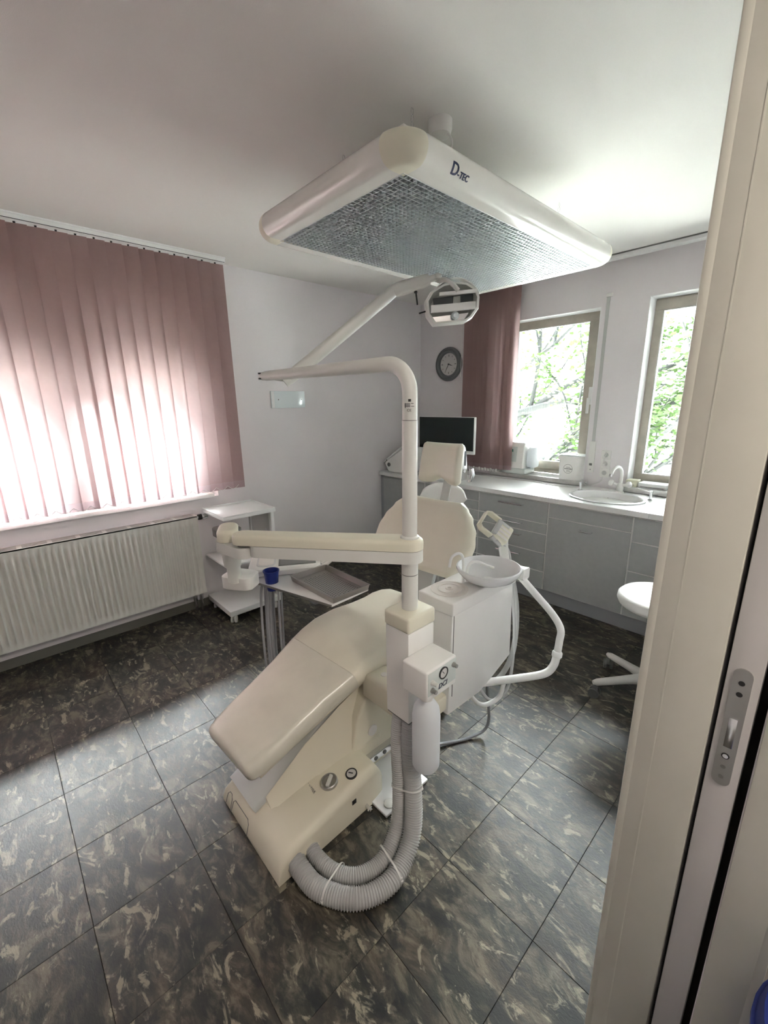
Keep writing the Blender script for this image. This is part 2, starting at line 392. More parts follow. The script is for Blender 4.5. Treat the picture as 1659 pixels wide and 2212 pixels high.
for k, (x0, x1) in enumerate(((-2.28, -1.42), (-1.095, -0.39))):
    bm = B(); box(bm, x0, x1, WB-0.001, 3.715, 0.855, 0.893, 0.0); box(bm, x0-0.02 if k else x0, x1+0.03, 3.505, WB, 0.855, 0.893, 0.003); struct('trim_%d' % (5+k), bm, 'sill_stone', 30)
# white plaster lining of the reveals
def lining(name, W_):
    x0, x1, z0, z1 = W_; bm = B()
    box(bm, x0, x0+0.004, WB-0.001, 3.71, z0+0.03, z1); box(bm, x1-0.004, x1, WB-0.001, 3.71, z0+0.03, z1); box(bm, x0, x1, WB-0.001, 3.71, z1-0.004, z1)
    struct(name, bm, 'reveal')
lining('trim_7', W2); lining('trim_8', W3)
# left window behind the blind
e = struct_empty('window_1', (-3.43, 0.25, 0.88))
bm = B(); bars(bm, -0.75, 1.25, 0.87, 2.30, 0.06, lambda b_, a, b, c, d: box(b_, -3.47, -3.40, a, b, c, d, 0.003)); box(bm, -3.47, -3.40, 0.42, 0.50, 0.93, 2.24); obj('window_frame', bm, 'window_wood', e)
for (a, b) in ((-0.69, 0.42), (0.50, 1.19)):
    bm = B(); bars(bm, a, b, 0.93, 2.24, 0.07, lambda b_, a_, b2, c, d: box(b_, -3.46, -3.395, a_, b2, c, d, 0.003)); obj('sash', bm, 'window_wood', e)
    bm = B(); box(bm, -3.435, -3.43, a+0.065, b-0.065, 0.995, 2.175); obj('pane', bm, 'glass', e, 0)
bm = B(); box(bm, -3.40, -3.195, -0.80, 1.20, 0.868, 0.897, 0.004); struct('trim_9', bm, 'left_sill', 30)
# unseen overhang, added above the left window to shade the blind's top
bm = B(); box(bm, -3.85, WL-0.26, -2.2, 2.6, 2.62, 2.75); struct('shading_overhang', bm, 'window_wood')
# half lowered roller shutter outside the left window
rs_ = thing('roller_shutter', 'half lowered slatted roller shutter outside the left window behind the pink blind', 'shutter', (-3.53, 0.25, 1.5))
b_ = B(); prism(b_, [(-0.006, -0.024), (0.003, -0.024), (0.007, 0.0), (0.003, 0.0245), (-0.006, 0.0245)], -1.0, 1.0, 'y')
for v_ in b_.verts: v_.co = (v_.co.x, v_.co.y, v_.co.z)
sm_ = bpy.data.meshes.new('shutter_slat'); bmesh.ops.recalc_face_normals(b_, faces=b_.faces[:]); b_.to_mesh(sm_); b_.free(); sm_.materials.append(MATS['enamel'])
for k in range(15): link('shutter_slat', sm_, rs_, (-3.53, 0.25, 1.66+0.0515*k))

# ------------------------------------------------------------------ vertical blind on the left wall
blind = thing('vertical_blind', 'closed dusty pink vertical slat blind across the left window above the radiator', 'blind', (-3.135, 0.3, 0.92))
obj('head_rail', rail_l, 'white_metal', blind)
bm = B(); box(bm, -3.1045, -3.1035, YF+0.3, 1.42, 2.4885, 2.4915); obj('rail_groove', bm, 'black', blind)
def slat_mesh(wd, z0, z1, bow=0.006, n=5):
    b_ = B(); rows = []
    for z in (z0, z1):
        rows.append([b_.verts.new((bow*(1-(2*k/n-1)**2), -wd/2+wd*k/n, z)) for k in range(n+1)])
    for k in range(n): b_.faces.new((rows[0][k], rows[0][k+1], rows[1][k+1], rows[1][k]))
    return b_
def to_me(b_, m, name):
    me = bpy.data.meshes.new(name); b_.to_mesh(me); b_.free(); me.materials.append(MATS[m])
    for p in me.polygons: p.use_smooth = True
    return me
sl = to_me(slat_mesh(0.103, 0.978, 2.478), 'blind', 'slat'); hem = to_me(slat_mesh(0.103, 0.926, 0.978, 0.008), 'blind_hem', 'slat_hem')
b_ = B(); box(b_, -0.004, 0.004, -0.005, 0.005, 2.474, 2.489); hk = to_me(b_, 'black', 'slat_hook')
NS = 27; SP = 0.0875
for k in range(NS):
    y = 1.365-SP*k; a = math.radians(-14+random.uniform(-3, 3)); x = -3.135+random.uniform(-.002, .002)
    s = link('slat', sl, blind, (x, y, 0), rotz=a)
    link('slat_hem', hem, s, (0, 0, 0)); link('slat_hook', hk, s, (0, 0, 0))
bm = B()
for k in range(NS-1):
    y = 1.365-SP*k; p = [V(-3.118, y-SP*t, 0.952-0.026*math.sin(PI*t)) for t in [q/8 for q in range(9)]]
    tube(bm, p, 0.0016, 5)
obj('bead_chain', bm, 'white_plastic', blind)

# gathered blind at the back wall
gb = thing('vertical_blind', 'gathered stack of dusty pink vertical slats hanging beside the clock', 'blind', (-2.33, 3.47, 0.92))
sl2 = to_me(slat_mesh(0.10, 0.965, 2.478), 'blind', 'slat'); hem2 = to_me(slat_mesh(0.10, 0.925, 0.965, 0.008), 'blind_hem', 'slat_hem')
for k in range(19):
    x = -2.545+0.0245*k+random.uniform(-.003, .003); a = math.radians(-28-random.uniform(-5, 5)-(k*0.3))
    s = link('slat', sl2, gb, (x, 3.465, 0), rotz=a); link('slat_hem', hem2, s, (0, 0, 0))
for k in range(2):
    x = -2.115+0.03*k
    s = link('slat', sl2, gb, (x, 3.462, 0), rotz=math.radians(-72)); link('slat_hem', hem2, s, (0, 0, 0))
bm = B(); pts = []
for k in range(40):
    pts.append(V(-2.56+0.0115*k, 3.405+0.01*random.random(), 0.925-0.02*abs(math.sin(k*0.8))))
tube(bm, pts, 0.0022, 5); obj('bead_chain', bm, 'white_plastic', gb)
for k in range(14):
    x = -2.55+0.031*k; bm = B(); box(bm, x-0.008, x+0.008, 3.402, 3.41, 0.905, 0.926+0.008*(k % 2), 0.002); obj('chain_clip', bm, 'white_plastic', gb)
bm = B(); tube(bm, [(-2.602, 3.43, 2.49), (-2.602, 3.43, 1.81)], 0.0022, 6); cyl(bm, (-2.602, 3.43, 1.82), (-2.602, 3.43, 1.77), 0.004, 10, 0.009); obj('pull_cord', bm, 'white_plastic', gb)

# ------------------------------------------------------------------ radiator
rad = thing('radiator', 'white ribbed panel radiator under the left window', 'radiator', (-3.16, 0.15, 0.15))
y0, y1, z0, z1 = -0.70, 1.03, 0.158, 0.762
bm = B(); zs = [z0, z0+0.030, z0+0.055, z1-0.065, z1-0.040, z1]
N = int((y1-y0)/0.0333*6); cols = []
for k in range(N+1):
    y = y0+(y1-y0)*k/N; ph = (y-y0)/0.0333
    d = 0.5-0.5*math.cos(2*PI*ph); d = d**1.6
    edge = 1.0 if y0+0.02 < y < y1-0.02 else 0.0
    cols.append([bm.verts.new((-3.128+(0.023*d-0.008)*edge*f, y, z)) for z, f in zip(zs, (0, 0, 1, 1, 0, 0))])
for a, b in zip(cols[:-1], cols[1:]):
    for i in range(5): bm.faces.new((a[i], b[i], b[i+1], a[i+1]))
obj('front_panel', bm, 'enamel', rad, 60)
bm = B(); box(bm, -3.222, -3.130, y1-0.012, y1, z0, z1, 0.002); box(bm, -3.222, -3.130, y0, y0+0.012, z0, z1, 0.002); obj('side_panel', bm, 'enamel', rad)
bm = B(); box(bm, -3.226, -3.205, y0, y1, z0, z1-0.01); obj('rear_panel', bm, 'enamel', rad)
bm = B(); box(bm, -3.222, -3.128, y0, y1, z1-0.010, z1+0.002, 0.002); top = obj('top_grille', bm, 'enamel', rad)
for k in range(12):
    yy = y0+0.03+k*0.142; bm = B()
    for r_ in (-3.205, -3.178, -3.151): box(bm, r_, r_+0.012, yy, yy+0.118, z1+0.0018, z1+0.0026)
    obj('grille_slot', bm, 'ink_grey', top)
bm = B(); cyl(bm, (-3.17, 1.03, 0.742), (-3.17, 1.052, 0.742), 0.012); v = obj('valve_body', bm, 'chrome', rad)
bm = B(); cyl(bm, (-3.17, 1.05, 0.742), (-3.17, 1.075, 0.742), 0.021); obj('valve_collar', bm, 'black', v)
bm = B(); lathe(bm, [(0.021, 0), (0.023, 0.01), (0.022, 0.03), (0.018, 0.042)], (-3.17, 1.075, 0.742), (0, 1, 0), 18); obj('valve_knob', bm, 'chrome', v)
for yy in (0.955, 1.0):
    bm = B(); tube(bm, [(-3.17, yy, 0.16), (-3.17, yy, 0.11), (-3.17, yy, 0.0)], 0.009, 10); cyl(bm, (-3.17, yy, 0.10), (-3.17, yy, 0.135), 0.015, 8); obj('pipe', bm, 'chrome', rad)

# ------------------------------------------------------------------ wall things
bm = B(); box(bm, WL, WL+0.010, 1.763, 2.085, 1.512, 1.648, 0.003)
wp = tag(obj('wall_plate', bm, 'frost'), 'small glossy pale rectangular plate screwed to the left wall', 'wall plate')
for yy in (1.83, 2.05):
    bm = B(); lathe(bm, [(0.005, 0), (0.004, 0.002)], (WL+0.010, yy, 1.58), (1, 0, 0), 10); obj('screw', bm, 'ink_grey', wp)
bm = B(); box(bm, WL+0.010, WL+0.0108, 1.768, 1.792, 1.515, 1.645); obj('edge_strip', bm, 'paper_white', wp)
ck = thing('wall_clock', 'round grey framed wall clock with white face between corner and pink slats', 'clock', (-2.856, WB, 1.74))
O = (-2.856, WB, 1.905)
bm = B(); lathe(bm, [(0.160, 0), (0.165, -0.012), (0.160, -0.028), (0.146, -0.034), (0.140, -0.028), (0.128, -0.034), (0.115, -0.030), (0.107, -0.016), (0.106, -0.010)], O, (0, 1, 0), 48); obj('frame', bm, 'clock_frame', ck)
bm = B(); lathe(bm, [(0.107, -0.011), (0.107, -0.013)], O, (0, 1, 0), 48); fc = obj('dial', bm, 'clock_face', ck)
for h in range(12):
    a = 2*PI*h/12; bm = B(); r0, r1 = (0.073, 0.093) if h % 3 == 0 else (0.078, 0.092)
    ww = 0.004 if h % 3 == 0 else 0.0025
    box(bm, -ww, ww, WB-0.0138, WB-0.0131, r0, r1, mx=Matrix.Translation((O[0], 0, O[2])) @ Matrix.Rotation(a, 4, 'Y')); obj('hour_mark', bm, 'ink_grey', fc)
for nm, a, ln, ww in (('hour_hand', 2*PI*3.6/12, 0.052, 0.0038), ('minute_hand', 2*PI*35/60, 0.080, 0.003)):
    bm = B(); prism(bm, [(-ww, -0.012), (ww, -0.012), (ww, ln*0.5), (0.0008, ln), (-0.0008, ln), (-ww, ln*0.5)], WB-0.0175, WB-0.0160, 'y', mx=Matrix.Translation((O[0], 0, O[2])) @ Matrix.Rotation(a, 4, 'Y')); obj(nm, bm, 'black', ck)
bm = B(); lathe(bm, [(0.006, -0.013), (0.006, -0.019)], O, (0, 1, 0), 14); obj('hub', bm, 'black', ck)
# roller shutter strap
st = thing('shutter_strap', 'grey roller shutter strap running down the wall between the two windows', 'strap', (-1.372, WB, 0.96))
bm = B(); box(bm, -1.385, -1.361, WB-0.004, WB-0.0025, 1.02, 2.285); obj('belt', bm, 'grey_panel', st)
bm = B(); box(bm, -1.390, -1.345, WB-0.012, WB, 2.275, 2.300, 0.003); obj('guide', bm, 'white_plastic', st)
bm = B(); box(bm, -1.397, -1.347, WB-0.010, WB, 0.965, 1.215, 0.004); pl = obj('cover_plate', bm, 'white_plastic', st)
bm = B(); box(bm, -1.384, -1.362, WB-0.0112, WB-0.0098, 1.022, 1.04); obj('slot', bm, 'ink_grey', pl)
bm = B(); lathe(bm, [(0.004, 0), (0.004, -0.001)], (-1.372, WB-0.010, 0.99), (0, 1, 0), 10); obj('screw', bm, 'ink_grey', pl)
# sockets
so = thing('wall_socket', 'white triple wall socket with a plug and cable above the worktop', 'socket', (-1.262, WB, 0.93))
for k, z in enumerate((1.115, 1.044, 0.973)):
    bm = B(); box(bm, -1.298, -1.226, WB-0.009, WB, z-0.0355, z+0.0355, 0.003); p = obj('socket_plate', bm, 'white_plastic', so)
    bm = B(); lathe(bm, [(0.023, -0.0092), (0.023, -0.0105), (0.0195, -0.0105), (0.019, -0.009)], (-1.262, WB, z), (0, 1, 0), 20); obj('socket_ring', bm, 'white_plastic', p)
    bm = B(); lathe(bm, [(0.018, -0.0094), (0.018, -0.0099)], (-1.262, WB, z), (0, 1, 0), 20); obj('socket_well', bm, 'grey_panel', p)
bm = B(); lathe(bm, [(0.018, -0.010), (0.018, -0.028), (0.010, -0.045)], (-1.262, WB, 1.044), (0, 1, 0), 16); obj('plug', bm, 'white_plastic', so)
bm = B(); tube(bm, smooth_path([(-1.262, WB-0.04, 1.044), (-1.255, WB-0.06, 1.085), (-1.250, WB-0.045, 1.13), (-1.262, WB-0.03, 1.135), (-1.275, WB-0.03, 1.10), (-1.262, WB-0.025, 1.06)]), 0.0035, 6); obj('plug_cable', bm, 'tie', so)

# ------------------------------------------------------------------ cabinets and worktop
FY = 2.960
def handle_bm(xc, z, ln):
    b_ = B(); pts = [(xc-ln/2, FY, z), (xc-ln/2, FY-0.028, z), (xc+ln/2, FY-0.028, z), (xc+ln/2, FY, z)]
    for a, b in zip(pts[:-1], pts[1:]): cyl(b_, a, b, 0.0045, 8)
    for p in pts[1:3]: lathe(b_, [(0.001, -0.0048), (0.0045, -0.002), (0.0045, 0.002), (0.001, 0.0048)], p, (0, 0, 1), 8)
    return b_
def cabinet(x0, x1, fronts, label, hx=None, kinds=None):
    c = thing('base_cabinet', label, 'cabinet', ((x0+x1)/2, 3.25, 0), 'grey base cabinets under the worktop')
    bm = B(); box(bm, x0, x1, FY+0.019, WB-0.003, 0.112, 0.812); obj('body', bm, 'cabinet_white', c, 0)
    bm = B(); box(bm, x0, x1, 2.998, 3.015, 0.0, 0.112); obj('plinth', bm, 'plinth', c, 0)
    for i, (za, zb, hw, hz) in enumerate(fronts):
        k = (kinds or {}).get(i, 'drawer_front')
        bm = B(); box(bm, x0+0.005, x1-0.005, FY, FY+0.019, za+0.004, zb-0.004, 0.0012, 1); f = obj(k, bm, 'cabinet_grey', c)
        bm = B(); box(bm, x0+0.0008, x1-0.0008, FY+0.004, FY+0.0188, za+0.0008, zb-0.0008); obj('edge_band', bm, 'cabinet_white', f, 0)
        if hw: obj('handle', handle_bm(hx if hx is not None else (x0+x1)/2, hz, hw), 'chrome', f)
    return c
D5 = [(0.640, 0.805, 0.205, 0.758), (0.557, 0.640, 0.205, 0.612), (0.408, 0.557, 0.205, 0.520), (0.257, 0.408, 0.205, 0.362), (0.115, 0.257, 0.205, 0.215)]
DB = [(0.722, 0.805, 0.205, 0.770), (0.641, 0.722, 0.205, 0.682), (0.553, 0.641, 0.205, 0.605), (0.408, 0.553, 0.205, 0.52), (0.257, 0.408, 0.205, 0.362), (0.115, 0.257, 0.205, 0.215)]
cabinet(-3.205, -2.63, [(0.115, 0.805, 0, 0)], 'grey base cabinet with a plain door in the corner under the monitor', kinds={0: 'door'})
cabinet(-2.63, -2.02, DB, 'grey drawer cabinet behind the chair headrest, second from the corner')
cabinet(-2.02, -1.405, D5, 'grey five drawer cabinet left of the sink cabinet')
cabinet(-1.405, -0.835, [(0.698, 0.805, 0, 0), (0.115, 0.698, 0.080, 0.647)], 'grey cabinet with one large door below the sink', kinds={0: 'apron', 1: 'door'})
cabinet(-0.835, -0.262, [(0.640, 0.805, 0.205, 0.751), (0.437, 0.640, 0.205, 0.589), (0.257, 0.437, 0.205, 0.39), (0.115, 0.257, 0.205, 0.215)], 'grey drawer cabinet right of the sink, behind the round stool', hx=-0.535)
bm = B(); box(bm, -3.247, -3.205, FY+0.006, FY+0.02, 0.0, 0.812); box(bm, -0.262, WR-0.003, FY+0.006, FY+0.02, 0.0, 0.812); struct('trim_10', bm, 'plinth')
# worktop with a sink cut-out
WT0, WT1, WY = 0.815, 0.850, 2.940
SC = (-1.105, 3.215); SRX, SRY = 0.238, 0.200
bm = B(); box(bm, WL+0.002, -1.46, WY, WB-0.002, WT0, WT1, 0.003); box(bm, -0.75, WR-0.002, WY, WB-0.002, WT0, WT1, 0.003)
n = 64; x0, x1, y0, y1 = -1.46, -0.75, WY, WB-0.002; inner, outer = [], []
for k in range(n):
    a = 2*PI*k/n; ca, sa = math.cos(a), math.sin(a)
    inner.append((SC[0]+ca*SRX, SC[1]+sa*SRY))
    t = min(((x1 if ca > 0 else x0)-SC[0])/ca if abs(ca) > 1e-9 else 1e9, ((y1 if sa > 0 else y0)-SC[1])/sa if abs(sa) > 1e-9 else 1e9)
    outer.append((SC[0]+ca*t, SC[1]+sa*t))
for cx_, cy_ in ((x0, y0), (x1, y0), (x1, y1), (x0, y1)):
    k = min(range(n), key=lambda q: (outer[q][0]-cx_)**2+(outer[q][1]-cy_)**2); outer[k] = (cx_, cy_)
rings(bm, [[V(*p, WT0) for p in outer], [V(*p, WT1) for p in outer], [V(*p, WT1) for p in inner], [V(*p, WT0) for p in inner]], closed=True)
wt = tag(obj('worktop', bm, 'worktop', None, 20), 'long white worktop along the window wall over the grey cabinets', 'worktop')
sk = thing('sink', 'round white basin set into the worktop under the windows', 'sink', (SC[0], SC[1], 0.70))
bm = B(); r = SRX
prof = [(r*1.06, 0.0), (r*1.065, 0.006), (r*1.03, 0.011), (r*0.98, 0.009), (r*0.955, 0.0), (r*0.93, -0.03), (r*0.86, -0.09), (r*0.7, -0.125), (r*0.4, -0.138), (0.02, -0.142)]
lathe(bm, prof, (SC[0], SC[1], WT1+0.001), n=56, sy=SRY/SRX, cap=False); obj('bowl', bm, 'ceramic', sk, 60)
bm = B(); lathe(bm, [(0.030, 0.001), (0.030, 0.004), (0.018, 0.005), (0.017, 0.001)], (SC[0], SC[1], WT1-0.1415), n=20); obj('drain', bm, 'chrome', sk)
bm = B(); lathe(bm, [(0.012, 0), (0.014, 0.003), (0.006, 0.004)], (SC[0]-0.05, SC[1]+0.182, WT1-0.045), (0, -1, 0.25), 16); ov = obj('overflow', bm, 'chrome', sk)
bm = B(); lathe(bm, [(0.009, 0.0042), (0.009, 0.005)], (SC[0]-0.05, SC[1]+0.182, WT1-0.045), (0, -1, 0.25), 14); obj('overflow_hole', bm, 'black', ov)
fa = thing('faucet', 'white swan neck faucet with two round knobs behind the basin', 'faucet', (-1.10, 3.465, WT1))
bm = B(); lathe(bm, [(0.030, 0), (0.030, 0.008), (0.024, 0.012), (0.023, 0.06), (0.016, 0.075)], (-1.10, 3.465, WT1+0.001), n=24); obj('body', bm, 'white_plastic', fa)
bm = B(); tube(bm, smooth_path([(-1.10, 3.465, 0.915), (-1.10, 3.465, 0.985), (-1.104, 3.452, 1.03), (-1.117, 3.415, 1.052), (-1.130, 3.370, 1.035), (-1.135, 3.350, 1.000)]), 0.012, 14); sp = obj('spout', bm, 'white_plastic', fa)
bm = B(); cyl(bm, (-1.135, 3.350, 1.003), (-1.137, 3.344, 0.985), 0.0135, 14); obj('aerator', bm, 'chrome', sp)
for s in (-1, 1):
    bm = B(); cyl(bm, (-1.10, 3.465, 0.905), (-1.10+s*0.045, 3.455, 0.918), 0.010, 12); lathe(bm, [(0.006, 0), (0.020, 0.006), (0.025, 0.020), (0.020, 0.034), (0.006, 0.040)], (-1.10+s*0.042, 3.455, 0.917), (s, -0.15, 0.25), 18); obj('knob', bm, 'white_plastic', fa)
def dispenser(x, y, label, lever):
    d = thing('soap_dispenser', label, 'dispenser', (x, y, WT1))
    bm = B(); lathe(bm, [(0.020, 0.001), (0.020, 0.004), (0.012, 0.010), (0.010, 0.012), (0.0105, 0.055), (0.013, 0.057), (0.013, 0.066), (0.010, 0.068)], (x, y, WT1), n=20); obj('body', bm, 'chrome', d)
    bm = B(); tube(bm, [(x, y, WT1+0.062), (x+lever[0]*0.4, y+lever[1]*0.4, WT1+0.064), (x+lever[0], y+lever[1], WT1+lever[2])], 0.004, 8); obj('spout', bm, 'chrome', d)
dispenser(-0.855, 3.335, 'chrome soap dispenser with a thin spout at the right of the basin', (-0.085, -0.015, 0.082))
dispenser(-1.352, 3.36, 'short chrome dispenser at the left of the basin', (0.05, -0.02, 0.058))

# ------------------------------------------------------------------ things on the worktop and sills
mo = thing('monitor', 'wide black computer monitor with a silver edge on the worktop corner', 'monitor', (-2.62, 3.25, WT1))
bm = B(); box(bm, -2.955, -2.285, 3.235, 3.265, 1.066, 1.402, 0.004); obj('housing', bm, 'white_metal', mo)
bm = B(); box(bm, -2.948, -2.292, 3.2325, 3.236, 1.098, 1.398); obj('screen', bm, 'screen', mo)
bm = B(); box(bm, -2.66, -2.58, 3.27, 3.285, 0.862, 1.20, 0.004); obj('stand', bm, 'black', mo)
bm = B(); box(bm, -2.74, -2.50, 3.16, 3.34, WT1+0.0005, 0.862, 0.004); obj('stand_base', bm, 'black', mo)
ms = thing('computer_mouse', 'black computer mouse on the worktop below the monitor', 'mouse', (-2.80, 3.16, WT1))
bm = B(); loft(bm, [((-2.80, 3.11+0.02*k, WT1+0.0005+h/2), (1, 0, 0), (0, 0, 1), w_, h, 0.008) for k, (w_, h) in enumerate(((0.03, 0.014), (0.052, 0.028), (0.06, 0.038), (0.06, 0.040), (0.056, 0.034), (0.036, 0.016)))]); obj('shell', bm, 'black', ms)
bm = B(); tube(bm, smooth_path([(-2.80, 3.21, 0.862), (-2.79, 3.26, 0.90), (-2.76, 3.33, 0.875), (-2.70, 3.42, 0.853)]), 0.0025, 6); obj('cable', bm, 'black', ms)
kb = thing('keyboard', 'slim pale keyboard on the worktop in front of the monitor', 'keyboard', (-2.72, 3.035, WT1))
bm = B(); box(bm, -2.93, -2.51, 2.975, 3.095, WT1+0.0005, 0.862, 0.004); obj('case', bm, 'white_plastic', kb)
bm = B()
for i in range(15):
    for j in range(5): box(bm, -2.918+i*0.0265, -2.895+i*0.0265, 2.985+j*0.021, 3.003+j*0.021, 0.862, 0.866)
o = obj('keys', bm, 'grey_panel', kb, 0); o['kind'] = 'stuff'
dv = thing('bench_device', 'white wedge shaped bench device with a dark round port in the worktop corner', 'device', (-3.05, 3.17, WT1))
bm = B(); prism(bm, [(-3.215, 0.935), (-3.195, 0.905), (-3.16, 0.852), (-2.90, 0.852), (-2.88, 0.90), (-2.88, 1.10), (-2.93, 1.11), (-3.18, 0.965)], 2.99, 3.20, 'y', 0.010); obj('housing', bm, 'white_plastic', dv)
bm = B(); prism(bm, [(-3.235, 0.948), (-3.225, 0.938), (-2.95, 1.112), (-2.96, 1.126)], 2.985, 3.205, 'y', 0.003); obj('lid', bm, 'white_plastic', dv)
bm = B(); lathe(bm, [(0.019, 0), (0.021, 0.006), (0.015, 0.008), (0.014, 0.002)], (-3.145, 2.990, 0.925), (0, -1, 0), 18); obj('port', bm, 'ink_grey', dv)
bm = B(); lathe(bm, [(0.006, 0), (0.006, 0.003)], (-3.175, 2.986, 0.968), (0, -1, 0), 10); obj('button', bm, 'black', dv)
w2 = thing('tabletop_device', 'white tabletop device with a small green display and side tank on the window sill', 'device', (-2.02, 3.50, 0.893))
bm = B(); box(bm, -2.145, -1.905, 3.485, 3.665, 0.8935, 0.945, 0.008); obj('foot', bm, 'panel_pale', w2)
bm = B(); loft(bm, [((-2.035, 3.575, 0.945), (1, 0, 0), (0, 1, 0), 0.200, 0.165, 0.010), ((-2.028, 3.590, 1.145), (1, 0, 0), (0, 1, 0), 0.165, 0.130, 0.010), ((-2.030, 3.590, 1.165), (1, 0, 0), (0, 1, 0), 0.185, 0.135, 0.010), ((-2.030, 3.590, 1.175), (1, 0, 0), (0, 1, 0), 0.175, 0.125, 0.010)]); hs = obj('housing', bm, 'white_plastic', w2)
q = lambda x, z: V(x, 3.4925+(z-0.945)*0.1625-0.0015, z)
def facep(name, xa, xb, za, zb, m, par, off=0.0):
    bm = B(); rs = [q(xa, za), q(xb, za), q(xb-0.004, zb), q(xa+0.004, zb)]; rings(bm, [[p+V(0, 0.002-off, 0) for p in rs], [p+V(0, -off, 0) for p in rs]]); return obj(name, bm, m, par, 0)
fp = facep('control_panel', -2.105, -2.005, 1.00, 1.135, 'panel_pale', hs); facep('display', -2.075, -2.045, 1.088, 1.112, 'lcd', fp, 0.001)
bm = B(); lathe(bm, [(0.02, 0), (0.055, 0.012), (0.060, 0.03), (0.058, 0.15), (0.040, 0.185), (0.012, 0.195)], (-1.895, 3.60, 0.947), n=26, sx=0.85); obj('tank', bm, 'bottle', w2)
bk = thing('bucket', 'white lidded tub with a dark printed ring on the sill beside the strap', 'tub', (-1.525, 3.585, 0.893))
bm = B(); loft(bm, [((-1.525, 3.585, 0.8935), (1, 0, 0), (0, 1, 0), 0.170, 0.15, 0.03), ((-1.525, 3.585, 1.055), (1, 0, 0), (0, 1, 0), 0.188, 0.165, 0.035), ((-1.525, 3.585, 1.056), (1, 0, 0), (0, 1, 0), 0.202, 0.178, 0.038), ((-1.525, 3.585, 1.09), (1, 0, 0), (0, 1, 0), 0.202, 0.178, 0.038)], 7); tb = obj('tub', bm, 'white_plastic', bk)
bm = B(); loft(bm, [((-1.525, 3.585, 1.090), (1, 0, 0), (0, 1, 0), 0.198, 0.174, 0.036), ((-1.525, 3.585, 1.100), (1, 0, 0), (0, 1, 0), 0.180, 0.155, 0.03)], 7); obj('lid', bm, 'panel_pale', bk)
bm = B(); nn = 40; cx_, cz_ = -1.528, 0.985
fy = lambda z: 3.585-0.5*(0.15+(z-0.8935)/0.1615*0.015)-0.0006
rs = []
for rr in (0.036, 0.0385): rs.append([V(cx_+rr*math.cos(2*PI*k/nn), fy(cz_+rr*math.sin(2*PI*k/nn)), cz_+rr*math.sin(2*PI*k/nn)) for k in range(nn)])
rings(bm, rs, False, False)
for z, hw, hh in ((0.985, 0.029, 0.0045), (0.998, 0.015, 0.002), (0.970, 0.012, 0.0015), (0.962, 0.014, 0.0015)):
    random.seed(int(z*1000)); x = cx_-hw
    while x < cx_+hw:
        ww = random.uniform(0.003, 0.007); bm.faces.new([bm.verts.new((a, fy(b), b)) for a, b in ((x, z-hh), (x+ww, z-hh), (x+ww, z+hh), (x, z+hh))]); x += ww+0.0012
obj('printed_label', bm, 'ink_grey', tb, 0)
bm = B(); tube(bm, [V(-1.525+0.104*math.cos(a), 3.585-0.02, 1.075+0.03*math.sin(a)) for a in [PI*k/14 for k in range(15)]], 0.003, 6); obj('handle', bm, 'white_plastic', bk)
def carton(x0, x1, y0, y1, z0, z1, m, label, m2=None):
    c = thing('carton', label, 'box', ((x0+x1)/2, (y0+y1)/2, z0))
    bm = B(); box(bm, x0, x1, y0, y1, z0, z1-0.012, 0.0015); obj('tray', bm, m, c)
    bm = B(); box(bm, x0-0.001, x1+0.001, y0-0.001, y1+0.001, z1-0.016, z1, 0.0015); obj('lid', bm, m2 or m, c)
    bm = B(); box(bm, x0+0.015, x1-0.015, y0-0.0016, y0-0.0005, (z0+z1)/2-0.012, (z0+z1)/2-0.008); obj('printed_line', bm, 'ink_grey', c)
carton(-1.085, -1.010, 3.53, 3.61, 0.8935, 0.945, 'paper_box', 'small pale yellow carton at the left end of the right window sill')
carton(-1.005, -0.820, 3.55, 3.67, 0.8935, 0.928, 'paper_white', 'flat white carton on the right window sill between two yellowish cartons')
carton(-0.765, -0.62, 3.52, 3.64, 0.8935, 0.955, 'paper_box', 'pale yellow carton with a white lid on the sill by the door frame', 'paper_white')
bm = B(); tube(bm, smooth_path([(-2.52, 3.36, 0.854), (-2.30, 3.40, 0.854), (-2.05, 3.41, 0.855), (-1.80, 3.44, 0.854), (-1.58, 3.40, 0.854), (-1.40, 3.45, 0.858), (-1.28, 3.54, 0.90), (-1.262, 3.555, 0.945)]), 0.0035, 6)
tag(obj('power_cable', bm, 'tie'), 'thin white power cable lying along the back of the worktop', 'cable')

# ------------------------------------------------------------------ ceiling luminaire
lu = thing('ceiling_luminaire', 'large rectangular white suspended ceiling lamp with an aluminium louvre, switched off', 'lamp', (-1.385, 1.735, 2.20))
lx0, lx1, ly0, ly1, lz, R = -1.79, -0.985, 1.008, 2.468, 2.250, 0.046
def rail(bm, a, b):
    a, b = Vector(a), Vector(b); d = (b-a).normalized(); out = V(d.y, -d.x, 0)
    prof = []
    for k in range(17):
        t = -PI/2+PI*k/16; prof.append((R*0.95*math.cos(t), R*math.sin(t)))
    prof = [(-0.045, -R)]+prof+[(-0.045, R)]
    rings(bm, [[p+out*u+V(0, 0, v) for u, v in prof] for p in (a, b)])
cc = 0.055
for a, b in (((lx0+cc, ly0, lz), (lx1-cc, ly0, lz)), ((lx1, ly0+cc, lz), (lx1, ly1-cc, lz)), ((lx1-cc, ly1, lz), (lx0+cc, ly1, lz)), ((lx0, ly1-cc, lz), (lx0, ly0+cc, lz))):
    bm = B(); rail(bm, a, b); obj('frame_rail', bm, 'enamel', lu, 40)
